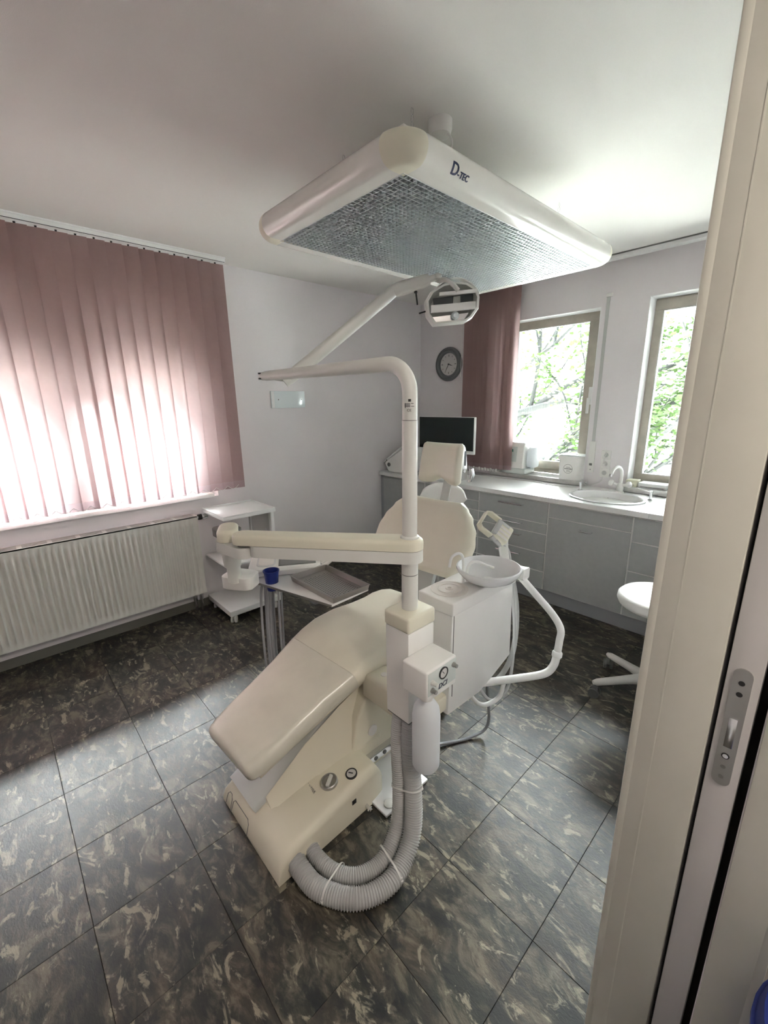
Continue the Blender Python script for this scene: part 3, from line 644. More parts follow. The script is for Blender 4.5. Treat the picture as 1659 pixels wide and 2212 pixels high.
for x, y, a0 in ((lx0, ly0, PI), (lx1, ly0, 1.5*PI), (lx1, ly1, 0), (lx0, ly1, PI/2)):
    sx = 1 if x == lx1 else -1; sy = 1 if y == ly1 else -1
    c = V(x-sx*cc, y-sy*cc, lz); bm = B(); rs = []
    for k in range(9):
        a = a0+PI/2*k/8; d = V(math.cos(a), math.sin(a), 0)
        rs.append([c+d*(cc+R*0.955*math.cos(-PI/2+PI*q/16))+V(0, 0, R*1.005*math.sin(-PI/2+PI*q/16)) for q in range(17)]+[c+V(0, 0, R), c+V(0, 0, -R)])
    rings(bm, rs); obj('corner_cap', bm, 'cream_plastic', lu, 40)
bm = B(); box(bm, lx0, lx1, ly0, ly1, lz+0.038, lz+0.047, 0.002); obj('top_plate', bm, 'enamel', lu)
bm = B(); box(bm, lx0+0.05, lx1-0.05, ly0+0.05, ly1-0.05, lz-0.020, lz-0.016); obj('reflector', bm, 'reflector', lu, 0)
gx0, gx1, gy0, gy1 = lx0+0.042, lx1-0.042, ly0+0.042, ly1-0.042; gz0, gz1 = 2.2030, 2.2180
def louvre(x0, x1, y0, y1):
    nx = round((x1-x0)/0.0200); ny = round((y1-y0)/0.0200); vs, fs = [], []
    def bx(a, b, c, d, e, f):
        i = len(vs); vs.extend([(a, c, e), (b, c, e), (b, d, e), (a, d, e), (a, c, f), (b, c, f), (b, d, f), (a, d, f)])
        fs.extend([(i, i+3, i+2, i+1), (i+4, i+5, i+6, i+7), (i, i+1, i+5, i+4), (i+1, i+2, i+6, i+5), (i+2, i+3, i+7, i+6), (i+3, i, i+4, i+7)])
    for k in range(nx+1): x = x0+(x1-x0)*k/nx; bx(x-0.0013, x+0.0013, y0, y1, gz0, gz1)
    for k in range(ny+1): y = y0+(y1-y0)*k/ny; bx(x0, x1, y-0.0013, y+0.0013, gz0+0.0002, gz1-0.0002)
    me = bpy.data.meshes.new('louvre_panel'); me.from_pydata(vs, [], fs); me.materials.append(MATS['aluminium'])
    link('louvre_panel', me, lu, kind='stuff')
mx_, my_ = (gx0+gx1)/2, (gy0+gy1)/2
for a, b in ((gx0, mx_-0.001), (mx_+0.001, gx1)):
    for c, d in ((gy0, my_-0.001), (my_+0.001, gy1)): louvre(a, b, c, d)
bm = B()
def onrail(u, v, w_):   # lettering wrapped on the round long side
    t = v/R-0.80; rr = R*0.955+w_
    return (lx1+rr*math.cos(t), ly0+0.165+u, lz+(R+w_)*math.sin(t))
def bold(body, size, u0):
    text(bm, body, size, lambda u, v, w_: onrail(u+u0, v, w_+0.0006), cuts=4); text(bm, body, size, lambda u, v, w_: onrail(u+u0+0.003, v, w_+0.0006), cuts=4); text(bm, body, size, lambda u, v, w_: onrail(u+u0+0.0015, v-0.0015, w_+0.0006), cuts=4)
bold('D', 0.046, 0.0); bold('-', 0.026, 0.033); bold('TEC', 0.024, 0.044)
obj('lettering', bm, 'ink_blue', lu, 0)
bm = B(); lathe(bm, [(0.043, 0), (0.043, -0.028), (0.037, -0.045), (0.025, -0.050)], (-1.185, 1.40, CEIL), n=28); cn = obj('ceiling_canopy', bm, 'white_plastic', lu)
bm = B(); tube(bm, smooth_path([(-1.155, 1.405, 2.475), (-1.13, 1.40, 2.44), (-1.115, 1.37, 2.38), (-1.12, 1.33, 2.297)]), 0.0035, 8); obj('supply_cable', bm, 'white_plastic', cn)
for x, y in ((-1.20, 1.27), (-1.20, 2.36), (-1.58, 1.27), (-1.58, 2.36)):
    bm = B()
    for k in range(11):
        z = 2.302+k*0.0205; rr = 0.006
        ax = (1, 0) if k % 2 else (0, 1)
        tube(bm, [V(x+rr*ax[0]*math.cos(a), y+rr*ax[1]*math.cos(a), z+0.011*math.sin(a)) for a in [2*PI*q/10 for q in range(11)]], 0.0014, 5, False)
    obj('chain', bm, 'chrome', lu)

# ------------------------------------------------------------------ dental chair
RZ = math.radians(3.5)
CX, CY0 = -1.32, 0.43
ax_ = V(-math.sin(RZ), math.cos(RZ), 0); wx = V(math.cos(RZ), math.sin(RZ), 0)
def CP(s, z, off=0.0): return V(CX, CY0, 0)+ax_*s+wx*off+V(0, 0, z)
ch = thing('dental_chair', 'cream vinyl dental treatment chair in the middle of the room', 'dental chair', (-1.32, 0.9, 0))
def pad_sections(pts, tk, wid, rad, ends=3, er=0.05):
    """pts: list of (s,z) centre line of pad mid surface; wid/tk callables on index fraction"""
    out = []; n_ = len(pts)
    for i, (s, z) in enumerate(pts):
        a = pts[max(0, i-1)]; b = pts[min(n_-1, i+1)]; t = Vector((b[0]-a[0], b[1]-a[1])).normalized()
        nrm = ax_*(-t.y)+V(0, 0, t.x); f = i/(n_-1)
        out.append((CP(s, z), wx, nrm, wid(f), tk(f), rad))
    return out
def round_ends(secs, r, k=4):
    (c0, X, Z, w0, t0, r0), (c1, X1, Z1, w1, t1, r1) = secs[0], secs[-1]
    d0 = (secs[0][0]-secs[1][0]).normalized(); d1 = (secs[-1][0]-secs[-2][0]).normalized()
    a, b = [], []
    for i in range(k):
        q_ = PI/2*(1-i/k); e_ = r*(1-math.cos(q_)); f_ = r*math.sin(q_)
        a.append((c0+d0*(f_-r), X, Z, w0-2*e_, max(0.004, t0-2*e_*0.9), max(0.002, r0-e_)))
        b.append((c1+d1*(f_-r), X1, Z1, w1-2*e_, max(0.004, t1-2*e_*0.9), max(0.002, r1-e_)))
    s0 = (c0-d0*r, X, Z, w0, t0, r0); s1 = (c1-d1*r, X1, Z1, w1, t1, r1)
    return a+[s0]+secs[1:-1]+[s1]+list(reversed(b))
def interp(stops):
    def f(x):
        for (a, va), (b, vb) in zip(stops[:-1], stops[1:]):
            if x <= b: 
                t = (x-a)/(b-a); t = t*t*(3-2*t); return va+(vb-va)*t
        return stops[-1][1]
    return f
# leg rest (with its clear protective film) and seat
P1 = [(0.0, 0.325), (0.04, 0.336), (0.12, 0.365), (0.22, 0.402), (0.32, 0.440), (0.40, 0.470), (0.45, 0.488)]
k_ = round_ends(pad_sections(P1, lambda f: 0.085, interp([(0, 0.315), (0.5, 0.365), (1, 0.43)]), 0.036), 0.030)
bm = B(); loft(bm, k_[:-5]+pad_sections(P1, lambda f: 0.085, interp([(0, 0.315), (0.5, 0.365), (1, 0.43)]), 0.036)[-1:], 6); lr = obj('leg_rest', bm, 'vinyl_film', ch, 60)
P2 = [(0.450, 0.488), (0.50, 0.505), (0.58, 0.519), (0.70, 0.518), (0.82, 0.505), (0.92, 0.502), (0.98, 0.508), (1.03, 0.514), (1.06, 0.518), (1.08, 0.520)]
bm = B(); loft(bm, pad_sections(P2, interp([(0, 0.0855), (0.2, 0.088), (0.85, 0.088), (1, 0.06)]), interp([(0, 0.4305), (0.4, 0.49), (0.66, 0.49), (0.84, 0.44), (0.95, 0.33), (1, 0.20)]), 0.038), 6); obj('seat', bm, 'vinyl', ch, 60)
P3 = [(0.05, 0.285), (0.25, 0.355), (0.45, 0.432), (0.60, 0.458), (0.95, 0.445), (1.05, 0.46)]
bm = B(); loft(bm, pad_sections(P3, lambda f: 0.03, interp([(0, 0.27), (0.5, 0.37), (1, 0.38)]), 0.012), 4); obj('seat_shell', bm, 'base_cream', ch, 50)
bm = B(); lathe(bm, [(0.075, 0), (0.075, 0.05), (0.06, 0.06)], CP(0.70, 0.475, 0.215), wx, 28); obj('hinge_cover', bm, 'cream_plastic', ch)
# backrest
def back_sections():
    prof = [(0.735, 0.30), (0.755, 0.44), (0.80, 0.57), (0.86, 0.615), (0.92, 0.585), (0.97, 0.50), (1.01, 0.385), (1.03, 0.26)]
    out = []
    for z, w_ in prof:
        s = 1.06+(z-0.735)*0.62; t = 0.075 if 0.75 < z < 1.01 else 0.05
        out.append((CP(s, z), wx, ax_*0.86+V(0, 0, -0.5)*0.62, w_, t, 0.030))
    return out
def back_mesh(bm):
    """curved shell: wings come forward"""
    nz, nx = 28, 24
    wid = interp([(0, 0.24), (0.08, 0.275), (0.28, 0.305), (0.45, 0.308), (0.62, 0.290), (0.80, 0.250), (0.93, 0.205), (1, 0.165)])
    N_ = (ax_*0.85-V(0, 0, 1)*0.5).normalized(); U_ = (ax_*0.5+V(0, 0, 0.85)).normalized()
    c0 = CP(1.055, 0.725); H = 0.37
    F, Bk = [], []
    for i in range(nz+1):
        v = i/nz; w_ = wid(v); rowf, rowb = [], []
        for k in range(nx+1):
            u = -1+2*k/nx
            edge = min(1.0, (1-abs(u))/0.16, v/0.07, (1-v)/0.07); edge = max(0.0, edge)
            th = 0.030*math.sqrt(1-(1-edge)**2)+0.003
            wing = -0.030*(abs(u)**2.2)*(1-v*0.6)
            p = c0+U_*(H*v*1.02)+wx*(u*w_)+N_*(wing+0.02*v*v*0)
            rowf.append(bm.verts.new(p-N_*th*1.25)); rowb.append(bm.verts.new(p+N_*th))
        F.append(rowf); Bk.append(rowb)
    for i in range(nz):
        for k in range(nx):
            bm.faces.new((F[i][k], F[i][k+1], F[i+1][k+1], F[i+1][k])); bm.faces.new((Bk[i][k], Bk[i+1][k], Bk[i+1][k+1], Bk[i][k+1]))
    loop_f = [F[0][k] for k in range(nx+1)]+[F[i][nx] for i in range(1, nz+1)]+[F[nz][k] for k in range(nx-1, -1, -1)]+[F[i][0] for i in range(nz-1, 0, -1)]
    loop_b = [Bk[0][k] for k in range(nx+1)]+[Bk[i][nx] for i in range(1, nz+1)]+[Bk[nz][k] for k in range(nx-1, -1, -1)]+[Bk[i][0] for i in range(nz-1, 0, -1)]
    for a in range(len(loop_f)): bm.faces.new((loop_f[a], loop_b[a], loop_b[(a+1) % len(loop_f)], loop_f[(a+1) % len(loop_f)]))
bm = B(); back_mesh(bm); obj('backrest', bm, 'vinyl', ch, 75)
bm = B(); loft(bm, [(CP(1.02, 0.45), wx, ax_, 0.16, 0.05, 0.01), (CP(1.10, 0.60), wx, ax_, 0.15, 0.04, 0.01), (CP(1.19, 0.80), wx, ax_, 0.15, 0.03, 0.01), (CP(1.25, 0.92), wx, ax_, 0.12, 0.02, 0.006)], 3); obj('back_support', bm, 'grey_panel', ch)
# headrest
bm = B(); d_ = (ax_*0.30+V(0, 0, 0.95)).normalized()
a0 = CP(1.262, 0.96, 0.012); loft(bm, [(a0+d_*t, wx, ax_, 0.052, 0.008, 0.003) for t in (0, 0.1, 0.22)], 3); obj('headrest_bar', bm, 'grey_panel', ch)
def head_mesh(bm):
    nz, nx = 24, 24; c0 = CP(1.275, 1.130); U_ = (V(0, 0, 0.98)+ax_*0.18).normalized(); N_ = (ax_*0.98-V(0, 0, 1)*0.18).normalized()
    F, Bk = [], []
    for i in range(nz+1):
        v = i/nz; rf, rb = [], []
        for k in range(nx+1):
            u = -1+2*k/nx; w_ = 0.128*(1-0.05*v)-0.012*(1-min(1, (1-v)/0.12))**2-0.02*(1-min(1, v/0.10))**2
            notch = 0.030*math.exp(-(u/0.36)**2)*(1-v)**2
            edge = max(0, min(1.0, (1-abs(u))/0.22, v/0.16, (1-v)/0.13)); th = 0.034*math.sqrt(1-(1-edge)**2)+0.003
            p = c0+U_*(0.212*v+notch)+wx*(u*w_)+N_*(-0.024*abs(u)**2-0.02*math.sin(PI*v)*0+0.012*(v-0.3)**2)
            rf.append(bm.verts.new(p-N_*th)); rb.append(bm.verts.new(p+N_*th*0.8))
        F.append(rf); Bk.append(rb)
    for i in range(nz):
        for k in range(nx):
            bm.faces.new((F[i][k], F[i][k+1], F[i+1][k+1], F[i+1][k])); bm.faces.new((Bk[i][k], Bk[i+1][k], Bk[i+1][k+1], Bk[i][k+1]))
    lf = [F[0][k] for k in range(nx+1)]+[F[i][nx] for i in range(1, nz+1)]+[F[nz][k] for k in range(nx-1, -1, -1)]+[F[i][0] for i in range(nz-1, 0, -1)]
    lb = [Bk[0][k] for k in range(nx+1)]+[Bk[i][nx] for i in range(1, nz+1)]+[Bk[nz][k] for k in range(nx-1, -1, -1)]+[Bk[i][0] for i in range(nz-1, 0, -1)]
    for a in range(len(lf)): bm.faces.new((lf[a], lb[a], lb[(a+1) % len(lf)], lf[(a+1) % len(lf)]))
bm = B(); head_mesh(bm); obj('headrest', bm, 'vinyl', ch, 75)
bm = B()
loft(bm, [(CP(1.345-0.10*t, 1.150+t, 0.088), ax_, wx, w_, 0.014, 0.005) for t, w_ in ((0.0, 0.058), (0.03, 0.066), (0.12, 0.060), (0.165, 0.046), (0.18, 0.026))], 4)
br = obj('headrest_bracket', bm, 'lock_plate', ch)
bm = B(); box(bm, -0.007, 0.007, -0.008, 0.008, 0.0, 0.075, mx=Matrix.Translation(CP(1.348, 1.225, 0.089))); obj('bracket_slot', bm, 'black', br)
bm = B(); cyl(bm, CP(1.33, 1.20, 0.03), CP(1.33, 1.20, 0.106), 0.009, 14); cyl(bm, CP(1.335, 1.165, -0.02), CP(1.335, 1.165, 0.085), 0.010, 14); cyl(bm, CP(1.285, 1.22, 0.03), CP(1.335, 1.21, 0.05), 0.012, 14); obj('pivot', bm, 'chrome', br)
bm = B(); loft(bm, [(CP(1.390, 1.135, 0.10), wx, ax_, 0.014, 0.022, 0.004), (CP(1.400, 1.17, 0.108), wx, ax_, 0.018, 0.030, 0.004), (CP(1.395, 1.205, 0.104), wx, ax_, 0.014, 0.024, 0.004)], 4); obj('release_lever', bm, 'chrome', br)
# base
bm = B(); box(bm, -1.56, -0.945, 0.86, 1.10, 0.001, 0.014, 0.004); obj('floor_plate', bm, 'white_metal', ch)
bm = B(); lathe(bm, [(0.022, 0), (0.022, 0.004), (0.016, 0.006)], (-0.975, 0.905, 0.013), n=18); obj('plate_bolt', bm, 'tie', ch)
def hull_base():
    b_ = B(); secs = []
    # (y, z_top, x_right, x_left) rounded cover, low at the front
    for y, zt, xl, xr, r_ in ((0.440, 0.022, -1.462, -1.016, 0.010), (0.452, 0.060, -1.460, -1.016, 0.016), (0.476, 0.092, -1.452, -1.017, 0.026), (0.53, 0.112, -1.450, -1.018, 0.032), (0.66, 0.136, -1.450, -1.022, 0.036), (0.80, 0.158, -1.452, -1.026, 0.036), (0.862, 0.166, -1.452, -1.028, 0.034), (0.90, 0.155, -1.445, -1.034, 0.03), (0.925, 0.110, -1.44, -1.04, 0.02), (0.935, 0.05, -1.43, -1.05, 0.012)):
        pts = [(xr, 0.002), (xr, zt-r_)]
        for k in range(1, 7): a = PI/2*k/6; pts.append((xr-r_+r_*math.cos(a), zt-r_+r_*math.sin(a)))
        for k in range(0, 7): a = PI/2+PI/2*k/6; pts.append((xl+r_+r_*math.cos(a), zt-r_+r_*math.sin(a)))
        pts.append((xl, 0.002)); secs.append([V(x, y, z) for x, z in pts])
    return rings(b_, secs)
bs = obj('base_cover', hull_base(), 'base_cream', ch, 50)
bm = B(); loft(bm, [((-1.345, y, z-0.01), (1, 0, 0), (0, -0.5, 0.86), w_, 0.03, 0.012) for y, z, w_ in ((0.478, 0.100, 0.215), (0.56, 0.140, 0.215), (0.75, 0.265, 0.20), (1.0, 0.425, 0.20))], 4); obj('lift_arm_cover', bm, 'grey_panel', ch, 40)
bm = B(); rings(bm, [[V(-1.24, 0.52, 0.10), V(-1.18, 0.52, 0.095), V(-1.235, 0.52, 0.135)], [V(-1.24, 0.70, 0.12), V(-1.165, 0.70, 0.12), V(-1.235, 0.70, 0.255)], [V(-1.24, 0.86, 0.13), V(-1.150, 0.86, 0.15), V(-1.215, 0.86, 0.355)], [V(-1.24, 1.02, 0.13), V(-1.145, 1.02, 0.15), V(-1.20, 1.02, 0.43)]]); obj('arm_skirt', bm, 'base_cream', ch, 60)
bm = B(); prism(bm, [(0.86, 0.015), (1.50, 0.015), (1.44, 0.30), (1.25, 0.44), (0.98, 0.44), (0.90, 0.30), (0.86, 0.15)], -1.44, -1.150, 'x', 0.012, 3); sd_ = obj('pedestal', bm, 'base_cream', ch, 40)
bm = B(); lathe(bm, [(0.024, 0), (0.024, 0.004), (0.018, 0.006)], (-1.150, 0.975, 0.205), (1, 0, 0), 20); obj('cover_cap', bm, 'cup_rest', sd_)
bm = B(); box(bm, -1.149, -1.120, 0.93, 1.30, 0.070, 0.105, 0.004); bk_ = obj('fixing_bracket', bm, 'chrome', ch)
for y in (0.965, 1.015, 1.07):
    bm = B(); lathe(bm, [(0.010, 0), (0.009, 0.004)], (-1.120, y, 0.088), (1, 0, 0), 12); obj('screw', bm, 'ink_grey', bk_)
# front foot switch outline panels
fn = lambda x, z: V(x, 0.440+0.012*(z-0.022)/0.038 if z < 0.06 else 0.452+0.024*(z-0.06)/0.032, z)+V(0, -0.0012, 0)
for xa, xb, zt_ in ((-1.428, -1.385, 0.066), (-1.378, -1.245, 0.064)):
    bm = B()
    poly = [fn(xa, 0.012), fn(xa+0.004, zt_*0.85), fn(xa+0.014, zt_), fn(xb-0.014, zt_), fn(xb-0.002, zt_*0.8), fn(xb, 0.012)]
    tube(bm, poly, 0.0012, 5); obj('panel_seam', bm, 'ink_grey', bs)
def basetop(y): return interp([(0.476, 0.092), (0.53, 0.112), (0.66, 0.136), (0.80, 0.158), (0.862, 0.166)])(y)
k1 = (-1.113, 0.722); zt_ = basetop(k1[1])
bm = B(); lathe(bm, [(0.034, 0), (0.033, 0.014), (0.030, 0.017), (0.026, 0.016), (0.024, 0.010)], (*k1, zt_-0.003), (0, -0.16, 1), 28); kn = obj('power_knob', bm, 'lock_plate', bs)
bm = B(); box(bm, -0.026, 0.026, -0.007, 0.007, 0.008, 0.018, 0.002, mx=Matrix.Translation((*k1, zt_-0.002)) @ Matrix.Rotation(math.radians(125), 4, 'Z')); obj('knob_grip', bm, 'pole_paint', kn)
k2 = (-1.075, 0.80); zt_ = basetop(k2[1])
bm = B(); lathe(bm, [(0.023, 0), (0.023, 0.008), (0.019, 0.010), (0.018, 0.004)], (*k2, zt_-0.003), (0, -0.16, 1), 24); gg = obj('pressure_gauge', bm, 'black', bs)
bm = B(); lathe(bm, [(0.0185, 0), (0.0185, 0.001)], (*k2, zt_+0.003), (0, -0.16, 1), 24); obj('gauge_dial', bm, 'clock_face', gg)
bm = B(); box(bm, -0.012, 0.006, -0.002, 0.002, 0.0, 0.001, mx=Matrix.Translation((*k2, zt_+0.005)) @ Matrix.Rotation(0.6, 4, 'Z')); obj('gauge_needle', bm, 'black', gg)
bm = B(); text(bm, 'POWER', 0.018, lambda u, v, w_: V(-1.175+u*0.86, 0.665+u*-0.15+v, basetop(0.665-u*0.15+v)+0.0006+w_)); obj('lettering', bm, 'ink_grey', bs, 0)
bm = B(); box(bm, -1.0262, -1.0235, 0.760, 0.780, 0.078, 0.098, 0.003); obj('side_port', bm, 'black', bs)
bm = B(); cyl(bm, (-1.030, 0.83, 0.022), (-0.995, 0.83, 0.020), 0.007, 10); cyl(bm, (-1.008, 0.83, 0.021), (-1.002, 0.83, 0.0205), 0.011, 8); obj('drain_fitting', bm, 'chrome', bs)

# ------------------------------------------------------------------ dental unit column with cuspidor
du = thing('dental_unit', 'white dental unit column with spittoon bowl beside the chair', 'dental unit', (-0.90, 1.2, 0.0))
bm = B(); box(bm, -0.954, -0.846, 0.880, 1.006, 0.480, 0.822, 0.004); obj('column_box', bm, 'white_plastic', du)
bm = B(); prism(bm, [(-0.958, 0.876), (-0.842, 0.876), (-0.842, 1.010), (-0.958, 1.010)], 0.822, 0.878, 'z', 0.010, 3); obj('column_cap', bm, 'cream_plastic', du)
bm = B(); box(bm, -0.952, -0.848, 0.884, 1.003, 0.474, 0.4795); obj('column_base', bm, 'ink_grey', du)
bm = B(); box(bm, -1.155, -0.955, 0.930, 1.04, 0.395, 0.505, 0.012, 3); box(bm, -0.96, -0.86, 0.96, 1.40, 0.40, 0.47, 0.01); mb = obj('mounting_arm', bm, 'base_cream', du)
bm = B(); lathe(bm, [(0.014, 0), (0.013, 0.002)], (-1.08, 0.985, 0.505), n=16); obj('screw_cap', bm, 'cup_rest', mb)
bm = B(); prism(bm, [(1.112, 0.800), (1.522, 0.800), (1.535, 0.452), (1.392, 0.402), (1.310, 0.378), (1.100, 0.386)], -1.006, -0.850, 'x', 0.004); obj('cuspidor_body', bm, 'white_plastic', du)
bm = B(); box(bm, -0.8515, -0.8478, 1.120, 1.1215, 0.46, 0.797); obj('panel_seam', bm, 'ink_grey', du)
bm = B(); box(bm, -1.012, -0.845, 1.106, 1.540, 0.797, 0.850, 0.006, 3); obj('cuspidor_top', bm, 'white_plastic', du)
bm = B(); lathe(bm, [(0.072, 0.0), (0.072, 0.002), (0.062, 0.003), (0.060, 0.0012), (0.046, 0.0012), (0.046, 0.004), (0.040, 0.005), (0.038, 0.0015), (0.016, 0.0015), (0.014, 0.005), (0.008, 0.005), (0.007, 0.001)], (-0.935, 1.200, 0.8502), n=40); obj('cup_rest', bm, 'cup_rest', du, 25)
bm = B(); lathe(bm, [(0.045, 0), (0.06, 0.004), (0.10, 0.025), (0.120, 0.048), (0.127, 0.060), (0.126, 0.068), (0.120, 0.070), (0.114, 0.064), (0.104, 0.046), (0.085, 0.028), (0.05, 0.015), (0.015, 0.012)], (-0.868, 1.36, 0.848), n=48); obj('spittoon_bowl', bm, 'ceramic', du, 60)
bm = B(); lathe(bm, [(0.02, 0.0125), (0.02, 0.016), (0.008, 0.017)], (-0.868, 1.36, 0.848), n=18); obj('bowl_drain', bm, 'white_plastic', du)
bm = B(); tube(bm, smooth_path([(-0.935, 1.283, 0.850), (-0.935, 1.283, 0.935), (-0.938, 1.275, 0.968), (-0.946, 1.255, 0.976), (-0.955, 1.234, 0.962), (-0.958, 1.226, 0.925)]), 0.0055, 10); obj('cup_filler', bm, 'white_plastic', du)
bm = B(); tube(bm, smooth_path([(-0.928, 1.300, 0.850), (-0.928, 1.302, 0.905), (-0.922, 1.315, 0.928), (-0.905, 1.335, 0.932), (-0.880, 1.362, 0.916), (-0.862, 1.385, 0.904)]), 0.0055, 10); obj('bowl_rinse_spout', bm, 'white_plastic', du)
bm = B(); loft(bm, [((-0.93+0.04*k, 1.52+0.012*k, 0.842), (0, 0, 1), (0, 1, 0), 0.05, 0.05, 0.01) for k in range(4)], 4); obj('rear_bracket', bm, 'white_plastic', du)
# regulator box
rb = [(-0.846, 0.848), (-0.738, 0.848), (-0.738, 1.000), (-0.846, 1.000)]
bm = B(); box(bm, -0.847, -0.740, 0.850, 0.998, 0.640, 0.748, 0.008, 3); reg = obj('regulator_box', bm, 'white_plastic', du)
bm = B(); box(bm, -0.7405, -0.7385, 0.856, 0.992, 0.662, 0.742, 0.003); fpn = obj('front_plate', bm, 'panel_pale', reg)
GP = (-0.7385, 0.926, 0.717)
bm = B(); lathe(bm, [(0.020, 0), (0.021, 0.004), (0.0175, 0.005), (0.017, 0.002)], GP, (1, 0, 0), 26); pg = obj('pressure_gauge', bm, 'black', reg)
bm = B(); lathe(bm, [(0.0165, 0.0022), (0.0165, 0.0032)], GP, (1, 0, 0), 26); obj('gauge_dial', bm, 'clock_face', pg)
bm = B(); box(bm, 0.0032, 0.0038, -0.001, 0.001, -0.004, 0.011, mx=Matrix.Translation(GP) @ Matrix.Rotation(0.7, 4, 'X')); obj('gauge_needle', bm, 'black', pg)
for y, z, m_, l_ in ((0.874, 0.707, 'pole_paint', 0.022), (0.874, 0.679, 'lock_plate', 0.018), (0.977, 0.722, 'lock_plate', 0.016)):
    bm = B(); cyl(bm, (-0.7385, y, z), (-0.7385+l_, y, z), 0.0065, 14); cyl(bm, (-0.7385, y, z), (-0.7385+0.006, y, z), 0.0085, 14); obj('toggle', bm, m_, reg)
bm = B()
for dx in (0, 0.0006): text(bm, 'DCI', 0.025, lambda u, v, w_: V(-0.7382+w_, 0.903+u+v*0.25+dx, 0.6665+v))
obj('lettering', bm, 'ink_blue', fpn, 0)
# water bottle
wb = thing('water_bottle', 'translucent white water bottle hanging below the regulator box', 'bottle', (-0.778, 0.893, 0.345))
bm = B(); lathe(bm, [(0.030, 0.350), (0.040, 0.352), (0.046, 0.365), (0.0465, 0.40), (0.0465, 0.555), (0.042, 0.585), (0.030, 0.605), (0.020, 0.615), (0.020, 0.632)], (-0.778, 0.893, 0), n=36); obj('flask', bm, 'bottle', wb, 50)
bm = B(); lathe(bm, [(0.023, 0.620), (0.023, 0.642)], (-0.778, 0.893, 0), n=22); obj('cap', bm, 'white_plastic', wb)
bm = B(); prism(bm, [(-0.800, 0.36), (-0.792, 0.335), (-0.764, 0.335), (-0.756, 0.36)], 0.875, 0.911, 'y', 0.006); obj('base_tab', bm, 'bottle', wb)

# ------------------------------------------------------------------ corrugated hoses
def hose(path, r, pitch, label, nseg=14):
    pts = smooth_path(path, 14); L_ = [0.0]
    for a, b in zip(pts[:-1], pts[1:]): L_.append(L_[-1]+(b-a).length)
    tot = L_[-1]; step = pitch/4; m_ = int(tot/step); out, rad = [], []; i = 0
    for k in range(m_+1):
        s = min(k*step, tot-1e-6)
        while L_[i+1] < s: i += 1
        t = (s-L_[i])/(L_[i+1]-L_[i]); out.append(pts[i].lerp(pts[i+1], t)); rad.append(r*(1.0 if k % 4 in (0, 1) else 0.875))
    bm = B(); tube(bm, out, rad, nseg); return tag(obj('corrugated_hose', bm, 'hose_grey', None, 60), label, 'hose')
h1 = [(-1.045, 0.512, 0.050), (-0.99, 0.510, 0.038), (-0.901, 0.522, 0.0335), (-0.800, 0.590, 0.0335), (-0.758, 0.690, 0.036), (-0.770, 0.785, 0.055), (-0.796, 0.850, 0.115), (-0.830, 0.885, 0.225), (-0.862, 0.905, 0.330), (-0.882, 0.925, 0.420), (-0.888, 0.940, 0.476)]
h2 = [(-1.045, 0.574, 0.048), (-0.99, 0.574, 0.032), (-0.915, 0.590, 0.0275), (-0.853, 0.636, 0.0275), (-0.826, 0.712, 0.032), (-0.834, 0.785, 0.060), (-0.858, 0.842, 0.120), (-0.878, 0.866, 0.215), (-0.903, 0.885, 0.310), (-0.922, 0.905, 0.400), (-0.928, 0.925, 0.476)]
hose(h1, 0.0325, 0.0085, 'thick grey corrugated hose looping on the floor from base to column')
hose(h2, 0.0265, 0.0075, 'thinner grey corrugated hose on the inner side of the floor loop')
def tie(i, f, label):
    a = Vector(h1[i]).lerp(Vector(h1[i+1]), f); b = Vector(h2[i]).lerp(Vector(h2[i+1]), f); d = (Vector(h1[i+1])-Vector(h1[i])).normalized()
    e1 = (a-b).normalized(); e2 = d.cross(e1).normalized(); r = 0.0345; pts = []
    for k in range(9): t = -PI/2+PI*k/8; pts.append(a+e1*math.cos(t)*r+e2*math.sin(t)*r)
    for k in range(9): t = PI/2+PI*k/8; pts.append(b+e1*math.cos(t)*0.0285+e2*math.sin(t)*0.0285)
    bm = B(); rs = []
    for p in pts:
        o_ = (p-(a+b)/2).normalized(); rs.append([p-d*0.003, p+d*0.003, p+d*0.003+o_*0.0015, p-d*0.003+o_*0.0015])
    rings(bm, rs, closed=True); p = a+e2*-0.030+e1*0.02
    box(bm, -0.004, 0.004, -0.004, 0.004, -0.003, 0.003, mx=Matrix.Translation(pts[4])); box(bm, -0.0015, 0.0015, -0.003, 0.003, -0.001, 0.014, mx=Matrix.Translation(pts[4]))
    tag(obj('cable_tie', bm, 'tie', None, 30), label, 'cable tie', 'cable ties around the hoses')
tie(2, 0.25, 'pale cable tie around both hoses nearest the chair base')
tie(4, 0.45, 'pale cable tie around both hoses at the outer bend')
tie(7, 0.0, 'pale cable tie around both hoses below the column')

# ------------------------------------------------------------------ post, tray arm and operating light
PX, PY = -0.900, 0.943
ol = thing('operating_light', 'white operating light on a bent tube post with a jointed arm', 'dental lamp', (PX, PY, 0.878))
bm = B(); cyl(bm, (PX, PY, 0.8785), (PX, PY, 1.000), 0.0272, 32); obj('post_foot', bm, 'pole_paint', ol)
bm = B(); cyl(bm, (PX, PY, 0.999), (PX, PY, 1.0035), 0.0262, 32); obj('post_seam', bm, 'ink_grey', ol)
bm = B(); cyl(bm, (PX, PY, 1.003), (PX, PY, 1.052), 0.0272, 32); obj('post_middle', bm, 'pole_paint', ol)
bm = B(); cyl(bm, (PX, PY, 1.128), (PX, PY, 1.494), 0.0237, 32); obj('post_tube', bm, 'pole_paint', ol)
bm = B(); cyl(bm, (PX, PY, 1.4935), (PX, PY, 1.4965), 0.0215, 32); obj('post_seam', bm, 'ink_grey', ol)
